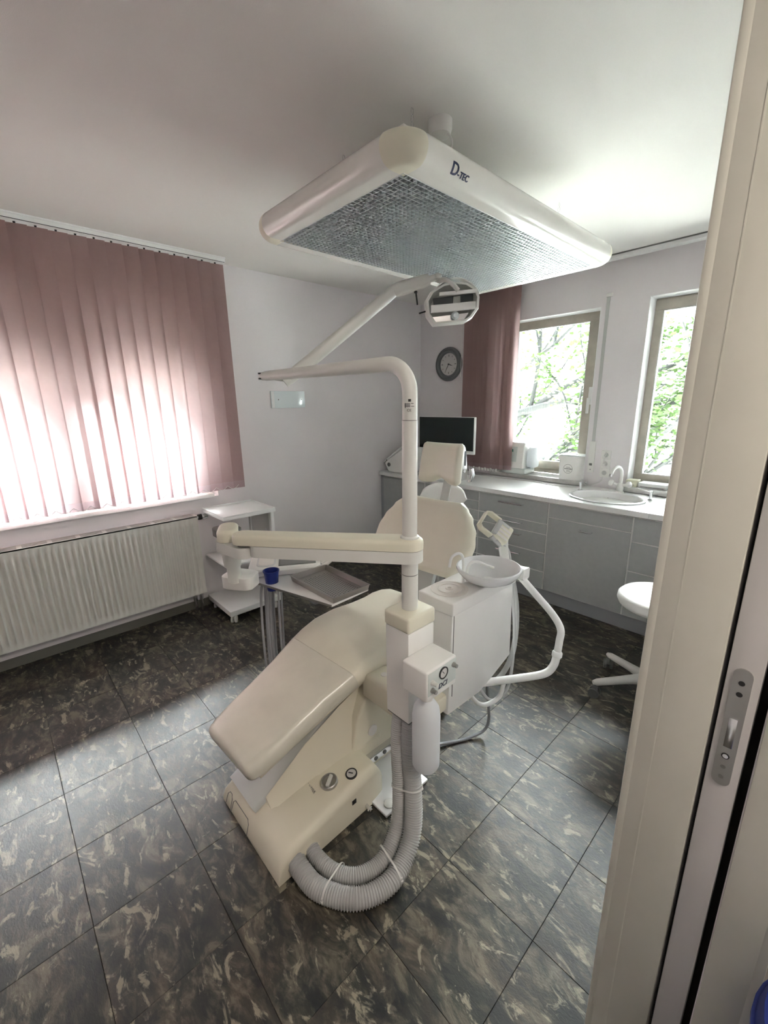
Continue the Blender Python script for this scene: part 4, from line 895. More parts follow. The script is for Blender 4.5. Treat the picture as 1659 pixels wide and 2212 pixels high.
TE = V(-1.655, 0.872, 1.658); hd = V(TE.x-PX, TE.y-PY, 0).normalized(); rB = 0.085; zb = 1.660
pts = [V(PX, PY, 1.496), V(PX, PY, zb-rB)]
for k in range(1, 11): a = PI/2*k/10; pts.append(V(PX, PY, zb-rB)+hd*(rB*(1-math.cos(a)))+V(0, 0, rB*math.sin(a)))
nb = len(pts); pts += [V(PX, PY, zb).lerp(TE, f) for f in (0.3, 0.6, 0.97)]
bm = B(); tube(bm, pts, [0.0228]*nb+[0.022, 0.0205, 0.0185], 28); tb_ = obj('bent_tube', bm, 'pole_paint', ol, 50)
bm = B(); tube(bm, [TE.lerp(V(PX, PY, zb), 0.03), TE], 0.0165, 20); ec = obj('tube_end_cap', bm, 'pole_paint', tb_)
for o_ in (-0.010, 0.010):
    bm = B(); box(bm, TE.x-0.004, TE.x+0.006, TE.y-0.019, TE.y-0.010, TE.z+o_-0.003, TE.z+o_+0.003); obj('cap_slot', bm, 'black', ec)
bm = B(); cyl(bm, (-1.600, 0.875, 1.657), (-1.596, 0.938, 1.650), 0.015, 22); obj('pivot', bm, 'pole_paint', ol)
# label on the post
bm = B(); an = math.radians(-52)
lab = lambda u, v, w_: V(PX+(0.0242+w_)*math.cos(an+u/0.0237), PY+(0.0242+w_)*math.sin(an+u/0.0237), 1.515+v)
def patch(u0, u1, v0, v1):
    n_ = 4; lo = [bm.verts.new(lab(u0+(u1-u0)*k/n_, v0, 0)) for k in range(n_+1)]; hi = [bm.verts.new(lab(u0+(u1-u0)*k/n_, v1, 0)) for k in range(n_+1)]
    for k in range(n_): bm.faces.new((lo[k], lo[k+1], hi[k+1], hi[k]))
for v0 in (0.019, 0.023, 0.027): patch(-0.013, 0.004, v0, v0+0.0018)
patch(0.006, 0.016, 0.020, 0.0215); patch(0.006, 0.014, 0.028, 0.0295); patch(-0.002, 0.006, 0.034, 0.0415); patch(-0.012, -0.010, 0.016, 0.030)
text(bm, 'CE', 0.011, lambda u, v, w_: lab(u-0.006, v+0.006, w_))
obj('rating_label', bm, 'ink', tb_, 0)
# spring arm
A0 = V(-1.588, 0.948, 1.645); A1 = V(-1.378, 1.347, 1.992)
bm = B(); dA = (A1-A0).normalized(); side = V(dA.y, -dA.x, 0).normalized(); upA = side.cross(dA)
loft(bm, [(A0-dA*0.02, side, upA, 0.036, 0.044, 0.016), (A0+dA*0.02, side, upA, 0.040, 0.052, 0.018), (A0.lerp(A1, 0.5), side, upA, 0.040, 0.052, 0.018), (A1-dA*0.04, side, upA, 0.040, 0.050, 0.018), (A1+dA*0.01, side, upA, 0.038, 0.046, 0.016)], 6); obj('spring_arm', bm, 'pole_paint', ol, 50)
HD = V(-1.205, 1.512, 1.930)
E1 = V(-1.268, 1.445, 2.030); dE = (E1-A1).normalized(); sE = V(dE.y, -dE.x, 0).normalized(); uE = sE.cross(dE)
bm = B(); loft(bm, [(A1-dE*0.015, sE, uE, 0.036, 0.040, 0.016), (A1+dE*0.02, sE, uE, 0.042, 0.054, 0.018), (E1-dE*0.03, sE, uE, 0.040, 0.052, 0.018), (E1, sE, uE, 0.034, 0.042, 0.015)], 6); kn_ = obj('elbow_link', bm, 'pole_paint', ol, 50)
bm = B(); cyl(bm, E1-dE*0.01, E1+dE*0.026, 0.014, 16); lathe(bm, [(0.004, -0.016), (0.016, -0.008), (0.018, 0), (0.016, 0.008), (0.004, 0.016)], E1+dE*0.034, (0, 0, 1), 18); obj('ball_joint', bm, 'pole_paint', kn_)
pK = A1.lerp(E1, 0.58)-uE*0.026
bm = B(); cyl(bm, pK, pK-V(0, 0, 0.008), 0.007, 10); tube(bm, [pK, pK+V(0.004, 0.006, -0.052)], 0.0035, 8); obj('lock_screw', bm, 'black', kn_)
# lamp head: local frame u (sideways), v (up), n (facing the patient)
hu = (rt0*0.985+V(0, 0, 0.07)).normalized(); hn = V(-0.35, -0.30, -0.88); hn = (hn-hu*hn.dot(hu)).normalized(); hv = hn.cross(hu).normalized()
if hv.z < 0: hv = -hv
def H(u, v, n_): return HD+hu*u+hv*v+hn*n_
# open reflector housing: bowl with a front frame
vf = V(0, 0, 1); nf = hu.cross(vf).normalized()
if nf.dot(fwd) > 0: nf = -nf
def K(u, v, n_): return HD+hu*u+vf*v+nf*n_
bm = B(); prof = [(-0.072, -0.068), (-0.100, -0.030), (-0.106, 0.020), (-0.085, 0.052), (-0.040, 0.074), (0.010, 0.080), (0.055, 0.072), (0.092, 0.048), (0.106, 0.018), (0.104, -0.022), (0.078, -0.056), (0.055, -0.068)]
rs = [[K(a*1.0, b*0.95, -0.055) for a, b in prof], [K(a*1.04, b*1.04, -0.03) for a, b in prof], [K(a*1.06, b*1.06, 0.015) for a, b in prof], [K(a*1.02, b*1.02, 0.034) for a, b in prof], [K(a*0.93, b*0.92, 0.036) for a, b in prof], [K(a*0.90, b*0.88, 0.005) for a, b in prof], [K(a*0.80, b*0.78, -0.035) for a, b in prof]]
rings(bm, rs); hs_ = obj('lamp_head', bm, 'pole_paint', ol, 45)
bm = B(); rs = [[K(u, -0.012+v, 0.030+n_) for v, n_ in rrect(0.030, 0.012, 0.004, 3)] for u in (-0.088, 0.094)]; rings(bm, rs)
rs = [[K(u, 0.040+v, 0.036+n_) for v, n_ in rrect(0.014, 0.010, 0.004, 3)] for u in (-0.055, 0.095)]; rings(bm, rs); obj('cross_bar', bm, 'white_plastic', hs_)
bm = B(); rings(bm, [[K(a, b, 0.012) for a, b in ((-0.082, -0.040), (0.07, -0.036), (0.05, -0.062), (-0.066, -0.064))], [K(a, b, 0.016) for a, b in ((-0.082, -0.040), (0.07, -0.036), (0.05, -0.062), (-0.066, -0.064))]]); obj('reflector', bm, 'chrome', hs_, 0)
bm = B(); lathe(bm, [(0.002, 0), (0.014, 0.004), (0.016, 0.012), (0.008, 0.018)], K(0.012, -0.044, 0.018), nf, 18); obj('bulb', bm, 'frost', hs_)
bm = B(); rings(bm, [[K(u, v, 0.004) for u, v in ((-0.075, 0.004), (0.088, 0.010), (0.086, 0.036), (-0.078, 0.032))], [K(u, v, 0.010) for u, v in ((-0.075, 0.004), (0.088, 0.010), (0.086, 0.036), (-0.078, 0.032))]]); obj('heat_shield', bm, 'reflector', hs_, 0)
bm = B(); rings(bm, [[K(u, v, 0.0105) for u, v in ((0.005, 0.006), (0.035, 0.008), (0.034, 0.032), (0.006, 0.031))], [K(u, v, 0.013) for u, v in ((0.005, 0.006), (0.035, 0.008), (0.034, 0.032), (0.006, 0.031))]]); obj('bulb_socket', bm, 'grey_panel', hs_, 0)
E2 = E1+dE*0.034
bm = B(); tube(bm, smooth_path([E2, K(-0.055, 0.098, 0.0), K(-0.030, 0.096, 0.02), K(0.0, 0.070, 0.035), K(0.020, 0.046, 0.040)]), 0.0095, 12); obj('yoke_arm', bm, 'pole_paint', hs_)
arc = [(-0.082, 0.050), (-0.050, 0.080), (-0.010, 0.098), (0.04, 0.094), (0.085, 0.068), (0.108, 0.040), (0.112, 0.010)]
bm = B(); pp = smooth_path([K(u, v, 0.0) for u, v in arc], 5); rs = [[p+nf*a+vf*b for a, b in rrect(0.030, 0.006, 0.002, 3)] for p in pp]; rings(bm, rs); obj('yoke_band', bm, 'white_plastic', hs_, 50)
bm = B(); tube(bm, [K(-0.106, -0.014, 0.01), K(-0.135, -0.020, 0.012)], 0.003, 8); obj('switch_lever', bm, 'black', hs_)

# tray arm with control head
ta = thing('delivery_unit', 'beige swivel arm on the post carrying the dental control head', 'dental unit', (PX, PY, 1.05))
AL = V(-1.345, 0.585, 0); AR = V(PX, PY, 0); dT = (AL-AR).normalized(); sT = V(-dT.y, dT.x, 0)
def capsule(bm, a, b, r0, r1, z0, z1, n_=14, bev=0.0):
    d = (b-a).normalized(); s = V(-d.y, d.x, 0); P_ = []
    for k in range(n_+1): t = -PI/2+PI*k/n_; P_.append(b+d*math.cos(t)*r1+s*math.sin(t)*r1)
    for k in range(n_+1): t = PI/2+PI*k/n_; P_.append(a+d*math.cos(t)*r0+s*math.sin(t)*r0)
    c = (a+b)/2; rs = []
    def ins(p, e): 
        base = a if (p-a).length < (p-b).length else b
        q_ = p-base; return base+q_*(1-e/q_.length)
    if bev:
        rs = [[p+V(0, 0, z0) for p in P_]]
        for k in range(5): t = PI/2*k/4; rs.append([ins(p, bev*(1-math.cos(t)))+V(0, 0, z1-bev+bev*math.sin(t)) for p in P_])
    else: rs = [[p+V(0, 0, z) for p in P_] for z in (z0, z1)]
    return rings(bm, rs)
bm = B(); capsule(bm, AR, AL+dT*-0.06, 0.043, 0.036, 1.048, 1.088); obj('arm_body', bm, 'pole_paint', ta, 40)
bm = B(); capsule(bm, AR, AL, 0.044, 0.037, 1.090, 1.126, bev=0.014); obj('arm_cover', bm, 'cream_plastic', ta, 50)
bm = B(); lathe(bm, [(0.031, 1.125), (0.030, 1.130), (0.0245, 1.134)], (PX, PY, 0), n=32); obj('collar', bm, 'pole_paint', ta)
bm = B(); cyl(bm, AL+V(0, 0, 1.05), AL+V(0, 0, 1.09), 0.022, 24); obj('knuckle_pin', bm, 'ink_grey', ta)
KL = V(-1.455, 0.572, 0)
bm = B(); capsule(bm, AL, KL, 0.034, 0.040, 1.040, 1.078); obj('link_body', bm, 'pole_paint', ta, 40)
bm = B(); capsule(bm, KL+V(0.012, 0.0, 0), KL+V(-0.045, 0.028, 0), 0.038, 0.036, 1.080, 1.122, bev=0.016); obj('link_cover', bm, 'cream_plastic', ta, 50)
bm = B(); loft(bm, [(KL+V(-0.028, 0.014, z), (1, 0, 0), (0, 1, 0), 0.112, 0.085, 0.035) for z in (1.086, 1.112)], 6); obj('link_rear_gap', bm, 'ink_grey', ta, 40)
bm = B(); cyl(bm, KL+V(0.0, 0.01, 0.975), KL+V(0, 0.01, 1.042), 0.030, 26, 0.036); obj('post_sleeve', bm, 'pole_paint', ta)
bm = B(); cyl(bm, KL+V(-0.02, 0.02, 0.968), KL+V(-0.02, 0.02, 0.976), 0.024, 24); obj('post_ring', bm, 'ink_grey', ta)
bm = B(); cyl(bm, KL+V(-0.03, 0.025, 0.90), KL+V(-0.025, 0.022, 0.97), 0.027, 26, 0.024); obj('post_lower', bm, 'pole_paint', ta)
bm = B(); loft(bm, [(V(-1.50, 0.625, z), V(0.83, 0.55, 0), V(-0.55, 0.83, 0), w_, d, 0.025) for z, w_, d in ((0.862, 0.11, 0.075), (0.870, 0.125, 0.09), (0.915, 0.125, 0.09), (0.923, 0.10, 0.07))], 6); obj('carriage', bm, 'white_plastic', ta, 50)
# control console
c1 = V(0.50, 0.866, 0); c2 = V(-0.866, 0.50, 0)      # along / away
c1 = V(0.51, 0.86, 0).normalized(); c2 = V(-c1.y, c1.x, 0)
CO = V(-1.572, 0.712, 0.0)
def Q(a, b, z): return CO+c1*a+c2*b+V(0, 0, z)
tilt = lambda a: 0.0
bm = B(); prism_pts = [(0, 0), (0.25, 0), (0.278, 0.025), (0.278, 0.27), (0.25, 0.295), (0, 0.295), (-0.025, 0.27), (-0.025, 0.025)]
rs = [[Q(a*0.96+0.005, b*0.96+0.008, 0.8475) for a, b in prism_pts], [Q(a, b, 0.852) for a, b in prism_pts], [Q(a, b, 0.872) for a, b in prism_pts], [Q(a*0.965+0.005, b*0.95+0.008, 0.880) for a, b in prism_pts]]
rings(bm, rs); co = obj('console', bm, 'white_plastic', ta, 40)
def inset(name, a0, a1, b0, b1, z, m_, r_=0.02, lift=0.0008):
    bm = B(); P_ = [Q((a0+a1)/2+u, (b0+b1)/2+v, z) for u, v in rrect(a1-a0, b1-b0, r_, 5)]
    rings(bm, [P_, [p+V(0, 0, lift) for p in P_]]); return obj(name, bm, m_, co, 30)
inset('finger_recess_rim', 0.008, 0.088, 0.035, 0.19, 0.8802, 'ceramic', 0.03, 0.003); inset('finger_recess', 0.016, 0.080, 0.045, 0.18, 0.8832, 'cup_rest', 0.026)
inset('pad_frame', 0.100, 0.258, 0.030, 0.26, 0.8802, 'ink_grey', 0.004, 0.001); inset('tray_pad', 0.107, 0.251, 0.037, 0.253, 0.8812, 'pad_grey', 0.003, 0.001)
for k, b in enumerate((0.035, 0.085, 0.135, 0.185)):
    bm = B(); p = Q(0.285, b, 0.858); d = (c1*0.8+V(0, 0, 0.62)-c2*0.15).normalized()
    cyl(bm, p, p+d*0.045, 0.011, 14, 0.009); cyl(bm, p+d*0.045, p+d*0.068, 0.0055, 10); obj('instrument_handle', bm, 'white_plastic', ta)
    bm = B(); tube(bm, smooth_path([p-d*0.004, Q(0.300, b+0.01, 0.80), Q(0.29, b+0.03, 0.70+0.01*k), Q(0.24, b+0.06, 0.66+0.01*k), Q(0.20, b+0.08, 0.72), Q(0.19, b+0.08, 0.838)]), 0.0052, 8); obj('instrument_hose', bm, 'tube_grey', ta)
# tubes dropping past the leg rest
for k, (x, y) in enumerate(((-1.588, 0.735), (-1.590, 0.765), (-1.592, 0.778), (-1.600, 0.825))):
    bm = B(); tube(bm, smooth_path([(x+0.04, y+0.012, 0.838), (x+0.02, y, 0.78), (x, y, 0.60), (x, y, 0.40), (x-0.03, y+0.02, 0.28), (x-0.09, y+0.06, 0.27), (x-0.13, y+0.08, 0.40), (x-0.13, y+0.09, 0.70), (x-0.10, y+0.09, 0.85)]), 0.0055, 8); obj('drop_hose', bm, 'tube_grey', ta)
# tray shelf
sh = [(-1.572, 0.694), (-1.152, 0.803), (-1.163, 0.985), (-1.455, 0.990), (-1.60, 0.80)]
shp = B()
hc, hr = V(-1.492, 0.750, 0), 0.0265
def inside_ring(n_=40):
    inner, outer = [], []
    for k in range(n_):
        a = 2*PI*k/n_; d = V(math.cos(a), math.sin(a), 0); best = 9
        for i in range(len(sh)):
            p, q_ = V(*sh[i], 0), V(*sh[(i+1) % len(sh)], 0); e_ = q_-p; den = d.x*e_.y-d.y*e_.x
            if abs(den) < 1e-9: continue
            t = ((p.x-hc.x)*e_.y-(p.y-hc.y)*e_.x)/den; s_ = ((p.x-hc.x)*d.y-(p.y-hc.y)*d.x)/den
            if t > 0 and -1e-6 <= s_ <= 1+1e-6: best = min(best, t)
        inner.append(hc+d*hr); outer.append(hc+d*best)
    for p in sh:
        pv = V(*p, 0); k = min(range(n_), key=lambda q_: (outer[q_]-pv).length); outer[k] = pv
    return inner, outer
inner, outer = inside_ring()
rings(shp, [[p+V(0, 0, 0.838) for p in outer], [p+V(0, 0, 0.8455) for p in outer], [p+V(0, 0, 0.8455) for p in inner], [p+V(0, 0, 0.838) for p in inner]], closed=True)
obj('tray_shelf', shp, 'white_metal', ta, 30)
bm = B(); cyl(bm, (-1.5, 0.80, 0.79), (-1.5, 0.80, 0.838), 0.02, 16); box(bm, -1.55, -1.42, 0.79, 0.86, 0.815, 0.838, 0.004); obj('shelf_bracket', bm, 'pole_paint', ta)
bm = B(); e0, e1 = V(-1.572, 0.693, 0), V(-1.152, 0.802, 0); rings(bm, [[p+V(0, 0, z)+V(0.0, -o_, 0) for z, o_ in ((0.8375, 0), (0.8375, 0.002), (0.8462, 0.002), (0.8462, 0))] for p in (e0, e1)]); obj('shelf_edge', bm, 'steel', ta, 0)
# metal tray
tr = thing('metal_tray', 'grey perforated steel instrument tray lying on the tray shelf', 'tray', (-1.297, 0.893, 0.846))
tx0, tx1, ty0, ty1 = -1.438, -1.156, 0.812, 0.978
bm = B(); box(bm, tx0, tx1, ty0, ty1, 0.8465, 0.8478); base_ = obj('tray_floor', bm, 'steel', tr, 0)
bm = B(); W_ = lambda e, z: [V(tx0-e, ty0-e, z), V(tx1+e, ty0-e, z), V(tx1+e, ty1+e, z), V(tx0-e, ty1+e, z)]
rings(bm, [W_(0, 0.8468), W_(0.004, 0.868), W_(0.0065, 0.869), W_(0.0065, 0.8705), W_(0.002, 0.8705), W_(-0.0015, 0.8482)], False, False); obj('tray_rim', bm, 'steel', tr, 20)
bm = B()
for i in range(20):
    for j in range(12):
        x, y = tx0+0.035+i*0.0112+(0.0056 if j % 2 else 0), ty0+0.022+j*0.0112
        bm.faces.new([bm.verts.new((x+0.0026*math.cos(a), y+0.0026*math.sin(a), 0.8481)) for a in [PI/3*q_ for q_ in range(6)]])
o = obj('perforations', bm, 'black', tr, 0); o['kind'] = 'stuff'
cp = thing('drinking_cup', 'blue plastic drinking cup set in the tray shelf', 'cup', (-1.492, 0.750, 0.815))
bm = B(); lathe(bm, [(0.019, 0.812), (0.0205, 0.812), (0.0255, 0.846), (0.0305, 0.893), (0.033, 0.893), (0.033, 0.897), (0.030, 0.897), (0.0285, 0.893), (0.0195, 0.816)], (-1.492, 0.750, 0), n=32); obj('cup_body', bm, 'blue_cup', cp, 40)
bm = B(); lathe(bm, [(0.001, 0.8155), (0.0195, 0.8155), (0.0195, 0.8170), (0.001, 0.8170)], (-1.492, 0.750, 0), n=24); obj('cup_bottom', bm, 'blue_cup', cp, 30)

# ------------------------------------------------------------------ assistant arm with instrument holder
aa = thing('assistant_arm', 'white bent tube arm with instrument holder beside the spittoon', 'dental arm', (-0.80, 1.5, 0.385))
bm = B(); tube(bm, smooth_path([(-0.87, 1.36, 0.385), (-0.80, 1.465, 0.386), (-0.735, 1.560, 0.389), (-0.705, 1.605, 0.400), (-0.692, 1.632, 0.430), (-0.690, 1.648, 0.470)]), 0.0165, 16); obj('lower_tube', bm, 'white_plastic', aa)
bm = B(); lathe(bm, [(0.019, 0), (0.0215, 0.004), (0.0215, 0.020), (0.018, 0.026)], (-0.690, 1.647, 0.463), (0, 0.2, 1), 22); obj('swivel_collar', bm, 'white_plastic', aa)
bm = B(); tube(bm, smooth_path([(-0.690, 1.650, 0.478), (-0.692, 1.664, 0.530), (-0.698, 1.680, 0.580), (-0.735, 1.672, 0.640), (-0.800, 1.640, 0.720), (-0.865, 1.606, 0.800), (-0.905, 1.590, 0.85)]), 0.0155, 16); obj('upper_tube', bm, 'white_plastic', aa)
bm = B(); loft(bm, [((-0.93, 1.588, 0.835), rt0, (fwd.x, fwd.y, 0), 0.036, 0.026, 0.006), ((-0.948, 1.592, 0.92), rt0, (fwd.x, fwd.y, 0), 0.040, 0.026, 0.006), ((-0.955, 1.594, 0.965), rt0, (fwd.x, fwd.y, 0), 0.044, 0.030, 0.006)], 4); obj('holder_post', bm, 'pole_paint', aa)
hm = Matrix.Translation((-0.985, 1.58, 1.000)) @ M3.to_4x4() @ Matrix.Rotation(math.radians(-38), 4, 'Z') @ Matrix.Rotation(math.radians(-28), 4, 'X')
bm = B(); n_ = B(); box(n_, 0.0, 0.072, -0.045, 0.045, -0.02, 0.02, 0.008, 3); merge(bm, n_, hm); ho = obj('holder_body', bm, 'cream_plastic', aa)
bm = B()
fr = [(0.0, 0.047), (-0.055, 0.047), (-0.072, 0.036), (-0.072, -0.036), (-0.055, -0.047), (0.0, -0.047)]
rs = []
for i, (x, y) in enumerate(fr):
    a = Vector(fr[max(0, i-1)]); b = Vector(fr[min(5, i+1)]); d = (b-a).normalized(); nn_ = Vector((-d.y, d.x))
    rs.append([hm @ V(x+nn_.x*u, y+nn_.y*u, v) for u, v in rrect(0.010, 0.034, 0.003, 3)])
rings(bm, rs); obj('holder_frame', bm, 'cream_plastic', aa)
for y in (-0.028, -0.008, 0.012):
    bm = B(); n_ = B(); box(n_, 0.006, 0.066, y-0.006, y+0.006, 0.0195, 0.0215, 0.001); merge(bm, n_, hm); obj('holder_slot', bm, 'cup_rest', ho)
bm = B(); n_ = B(); box(n_, 0.010, 0.050, 0.026, 0.040, 0.0195, 0.0215, 0.001); merge(bm, n_, hm); obj('holder_window', bm, 'grey_panel', ho)
bm = B(); n_ = B(); box(n_, -0.012, 0.010, -0.040, 0.035, 0.010, 0.030, 0.003); merge(bm, n_, hm); obj('suction_valve', bm, 'hose_grey', aa)
bm = B(); tube(bm, smooth_path([hm @ V(0.0, -0.045, 0.0), (-0.945, 1.600, 0.90), (-0.925, 1.63, 0.80), (-0.90, 1.66, 0.60), (-0.885, 1.62, 0.40), (-0.90, 1.52, 0.30), (-0.93, 1.42, 0.34)]), 0.012, 12); obj('suction_hose', bm, 'hose_grey', aa)
bm = B(); tube(bm, smooth_path([hm @ V(0.03, -0.045, 0.0), (-0.93, 1.605, 0.90), (-0.905, 1.61, 0.75), (-0.87, 1.60, 0.50), (-0.84, 1.52, 0.30), (-0.86, 1.42, 0.27), (-0.90, 1.36, 0.36)]), 0.007, 10); obj('saliva_hose', bm, 'hose_grey', aa)
wh = smooth_path([(-0.905, 1.30, 0.39), (-0.89, 1.32, 0.32), (-0.86, 1.36, 0.28), (-0.83, 1.43, 0.30), (-0.83, 1.47, 0.37)])
bm = B(); tube(bm, wh, 0.010, 12); obj('drain_hose', bm, 'white_plastic', aa)
bm = B(); tube(bm, smooth_path([(-1.10, 1.16, 0.03), (-1.02, 1.30, 0.012), (-0.96, 1.42, 0.010), (-0.92, 1.50, 0.06), (-0.91, 1.46, 0.30)]), 0.007, 8); tag(obj('floor_cable', bm, 'tube_grey'), 'dark grey cable lying on the floor under the spittoon unit', 'cable')

# ------------------------------------------------------------------ stools
def stool(cx_, cy_, zs, rot, name, label, back=None, legs=5, rl=0.27, full=True):
    s = thing(name, label, 'stool', (cx_, cy_, 0))
    for k in range(legs):
        a = rot+2*PI*k/legs; d = V(math.cos(a), math.sin(a), 0); t = V(-d.y, d.x, 0); c = V(cx_, cy_, 0)
        bm = B(); loft(bm, [(c+d*0.02+V(0, 0, 0.115), t, V(0, 0, 1), 0.056, 0.050, 0.022), (c+d*0.12+V(0, 0, 0.105), t, V(0, 0, 1), 0.046, 0.040, 0.019), (c+d*(rl-0.01)+V(0, 0, 0.088), t, V(0, 0, 1), 0.038, 0.032, 0.015), (c+d*(rl+0.012)+V(0, 0, 0.086), t, V(0, 0, 1), 0.022, 0.020, 0.009)], 5); l = obj('leg', bm, 'stool_grey', s, 50)
        bm = B(); w0 = c+d*rl+V(0, 0, 0.028); tt = V(math.cos(a+0.9), math.sin(a+0.9), 0)
        for o_ in (-1, 1): cyl(bm, w0+tt*o_*0.010, w0+tt*o_*0.024, 0.027, 18)
        cyl(bm, w0+V(0, 0, 0.02), w0+V(0, 0, 0.055), 0.007, 10); box(bm, -0.012, 0.012, -0.012, 0.012, 0.0, 0.04, 0.004, mx=Matrix.Translation(w0)); obj('castor', bm, 'castor', l)
    bm = B(); lathe(bm, [(0.040, 0.082), (0.046, 0.09), (0.044, 0.140), (0.036, 0.148)], (cx_, cy_, 0), n=26); obj('hub', bm, 'stool_grey', s)
    bm = B(); cyl(bm, (cx_, cy_, 0.145), (cx_, cy_, zs*0.72), 0.031, 24); obj('column', bm, 'grey_panel', s)
    bm = B(); cyl(bm, (cx_, cy_, zs*0.72), (cx_, cy_, zs-0.075), 0.016, 18); obj('piston', bm, 'chrome', s)
    bm = B(); lathe(bm, [(0.03, zs-0.12), (0.075, zs-0.085), (0.14, zs-0.068), (0.165, zs-0.058)], (cx_, cy_, 0), n=32); obj('seat_pan', bm, 'stool_grey', s, 50)
    bm = B(); r = 0.195
    lathe(bm, [(r*0.82, zs-0.062), (r*0.95, zs-0.056), (r, zs-0.036), (r*0.985, zs-0.016), (r*0.92, zs-0.003), (r*0.8, zs), (r*0.5, zs-0.010), (0.01, zs-0.014)], (cx_, cy_, 0), n=44); obj('seat', bm, 'white_plastic', s, 60)
    if back:
        bx_, by_, z0, z1, hw = back; d = V(bx_-cx_, by_-cy_, 0).normalized(); t = V(-d.y, d.x, 0)
        bm = B(); tube(bm, smooth_path([V(cx_, cy_, zs-0.085)+d*0.08, V(cx_, cy_, zs-0.09)+d*0.20, V(bx_, by_, zs+0.02)+d*0.03, V(bx_, by_, (z0+z1)/2)+d*0.03]), 0.012, 12); obj('back_bar', bm, 'chrome', s)
        bm = B(); rs = []
        n2 = 16
        for i in range(n2+1):
            u = -1+2*i/n2; h = (1-abs(u)**2.6)**0.5; zc = z0+(z1-z0)*0.42; top_ = zc+(z1-zc)*h; bot = z0+(zc-z0)*(abs(u)**4)
            p = V(bx_, by_, 0)+t*(u*hw)-d*(0.06*u*u); th = 0.012+0.018*(1-u**4)
            rs.append([p+d*a*th+V(0, 0, (top_+bot)/2+b*max(0.006, (top_-bot)/2)) for a, b in [(math.cos(q_)*1.0, math.sin(q_)) for q_ in [2*PI*m/16 for m in range(16)]]])
        rings(bm, rs); obj('backrest', bm, 'white_plastic', s, 60)
    return s
stool(-0.485, 2.328, 0.590, math.radians(152), 'round_stool', 'round white stool on grey castor legs, half hidden by the door frame')
stool(-1.92, 2.34, 0.50, math.radians(40), 'round_stool', 'white stool with a curved backrest behind the dental chair', (-1.99, 2.46, 0.775, 0.955, 0.175))

# ------------------------------------------------------------------ trolley
tl = thing('instrument_trolley', 'white three shelf trolley on castors beside the radiator', 'trolley', (-2.99, 1.27, 0))
bm = B(); box(bm, -3.175, -2.785, 1.085, 1.480, 0.775, 0.800, 0.003); ts = obj('top_shelf', bm, 'white_metal', tl)
bm = B(); bars(bm, -3.175, -2.785, 1.085, 1.480, 0.008, lambda b2, a, b, c, d: box(b2, a, b, c, d, 0.800, 0.806, 0.001)); obj('shelf_lip', bm, 'white_metal', ts)
bm = B(); box(bm, -3.185, -2.775, 1.055, 1.465, 0.070, 0.110, 0.003); obj('bottom_shelf', bm, 'white_metal', tl)
bm = B(); box(bm, -3.175, -2.80, 1.075, 1.45, 0.43, 0.445, 0.003); obj('middle_shelf', bm, 'white_metal', tl)
for x, y in ((-3.165, 1.455), (-2.815, 1.455)):
    bm = B(); box(bm, x-0.02, x+0.02, y-0.012, y+0.012, 0.11, 0.775, 0.003); p = obj('post', bm, 'white_metal', tl)
    bm = B(); box(bm, x-0.003, x+0.003, y-0.013, y-0.0118, 0.13, 0.76); obj('post_slot', bm, 'grey_panel', p)
bm = B(); box(bm, -3.145, -2.835, 1.452, 1.458, 0.112, 0.772); obj('back_panel', bm, 'grey_panel', tl)
bm = B(); lathe(bm, [(0.008, 0), (0.008, 0.004)], (-2.90, 1.452, 0.62), (0, -1, 0), 12); obj('screw', bm, 'chrome', tl)
for x, y in ((-3.14, 1.10), (-2.82, 1.095), (-3.14, 1.42), (-2.82, 1.42)):
    bm = B(); t = V(0.6, 0.8, 0)
    for o_ in (-1, 1): cyl(bm, V(x, y, 0.026)+t*o_*0.006, V(x, y, 0.026)+t*o_*0.020, 0.0255, 18)
    cyl(bm, (x, y, 0.03), (x, y, 0.071), 0.008, 10); cyl(bm, (x, y, 0.06), (x, y, 0.071), 0.016, 12); obj('castor', bm, 'white_plastic', tl)

# ------------------------------------------------------------------ hall: unseen lamp added as warm fill, and a blue container at the door
hl = thing('hall_fill_lamp', 'unseen round ceiling lamp added in the hallway as warm fill light', 'lamp', (0.75, 0.35, 2.40))
bm = B(); lathe(bm, [(0.24, 0), (0.25, -0.03), (0.24, -0.04)], (0.75, 0.35, CEIL), n=36); obj('fill_lamp_ring', bm, 'white_metal', hl)
bm = B(); lathe(bm, [(0.235, -0.035), (0.22, -0.075), (0.14, -0.10), (0.02, -0.11)], (0.75, 0.35, CEIL), n=36); obj('fill_lamp_shade', bm, 'hall_fill_lamp', hl, 60)
bc = thing('blue_container', 'deep blue rounded plastic container at the door frame, cut off by the picture edge', 'container', (0.195, 0.645, 0))
bm = B(); lathe(bm, [(0.10, 0.001), (0.112, 0.02), (0.132, 0.66), (0.140, 0.70), (0.145, 0.705), (0.145, 0.715), (0.137, 0.715), (0.125, 0.66), (0.105, 0.03)], (0.195, 0.645, 0), n=40); obj('container_body', bm, 'blue_plastic', bc, 50)
bm = B(); lathe(bm, [(0.141, 0.715), (0.135, 0.740), (0.08, 0.76), (0.01, 0.765)], (0.195, 0.645, 0), n=40); obj('container_lid', bm, 'blue_plastic', bc, 50)

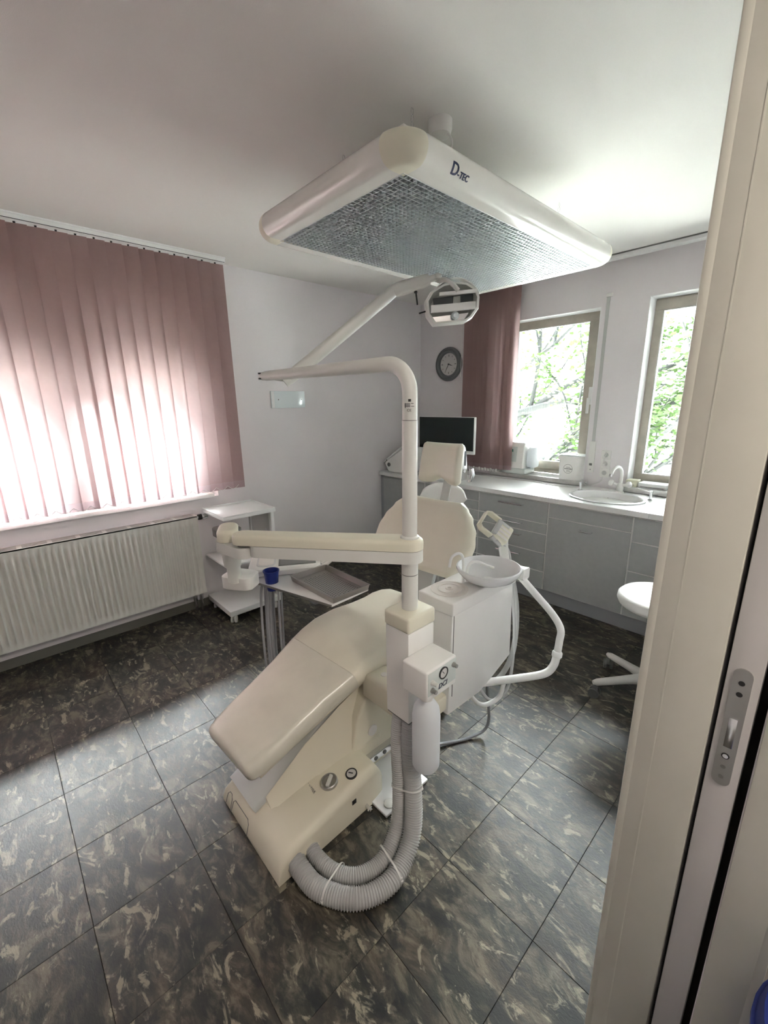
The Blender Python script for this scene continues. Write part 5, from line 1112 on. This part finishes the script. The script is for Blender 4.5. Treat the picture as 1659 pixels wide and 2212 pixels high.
# ------------------------------------------------------------------ outside: ground and tree
bm = B(); box(bm, -30, 30, -20, 40, -3.2, -3.0); struct('ground', bm, 'ground')
te = thing('garden_tree', 'leafy green tree with fine branches outside the windows', 'tree', (-4.6, 7.4, -3.0))
random.seed(21)
bb = B(); leaves = []
def branch(p, d, ln, r, depth):
    pts = [p]; q_ = p; dd = d
    for i in range(4):
        dd = (dd+V(random.uniform(-.22, .22), random.uniform(-.16, .16), random.uniform(-.16, .20))).normalized(); q_ = q_+dd*ln/4; pts.append(q_)
        if depth >= 2:
            for _ in range(11 if depth == 2 else 23): leaves.append(q_+V(random.gauss(0, .14), random.gauss(0, .14), random.gauss(0, .12)))
    tube(bb, pts, [r*(1-0.13*i) for i in range(5)], 5 if depth > 1 else 7)
    if depth < 4:
        for i in range(3 if depth < 3 else 2):
            s = random.choice((1, 2, 3, 4)); ang = V(random.uniform(-1, 1), random.uniform(-.6, .6), random.uniform(-.5, .9))
            branch(pts[s], (dd+ang*0.85).normalized(), ln*random.uniform(0.58, 0.78), r*0.55, depth+1)
for st_, d, ln in (((-4.6, 7.4, -3.0), (0.0, 0, 1), 3.4),):
    branch(V(*st_), V(*d).normalized(), ln, 0.14, 0)
for z, d, ln in ((-0.6, (0.85, -0.1, 0.75), 2.6), (0.2, (0.95, -.1, 0.35), 3.0), (0.4, (0.4, -.2, 0.95), 2.6), (-0.9, (0.9, -.2, 0.25), 2.8), (1.0, (0.9, 0, 0.55), 2.8), (1.2, (0.95, -.1, 0.1), 2.6)):
    branch(V(-4.6, 7.3, z), V(*d).normalized(), ln, 0.075, 1)
obj('branches', bb, 'bark', te, 60)
vs, fs = [], []
for p in leaves:
    a = random.uniform(0, 2*PI); t = V(math.cos(a), math.sin(a), random.uniform(-.7, .3)).normalized(); s = t.cross(V(random.uniform(-1, 1), random.uniform(-1, 1), 1)).normalized()
    l = random.uniform(0.06, 0.115); ww = l*0.4; i = len(vs)
    vs += [p-t*l/2, p+s*ww-t*l*0.05, p+t*l/2, p-s*ww-t*l*0.05]; fs.append((i, i+1, i+2, i+3))
me = bpy.data.meshes.new('foliage'); me.from_pydata([tuple(v) for v in vs], [], fs); me.materials.append(MATS['leaf']); link('foliage', me, te, kind='stuff')
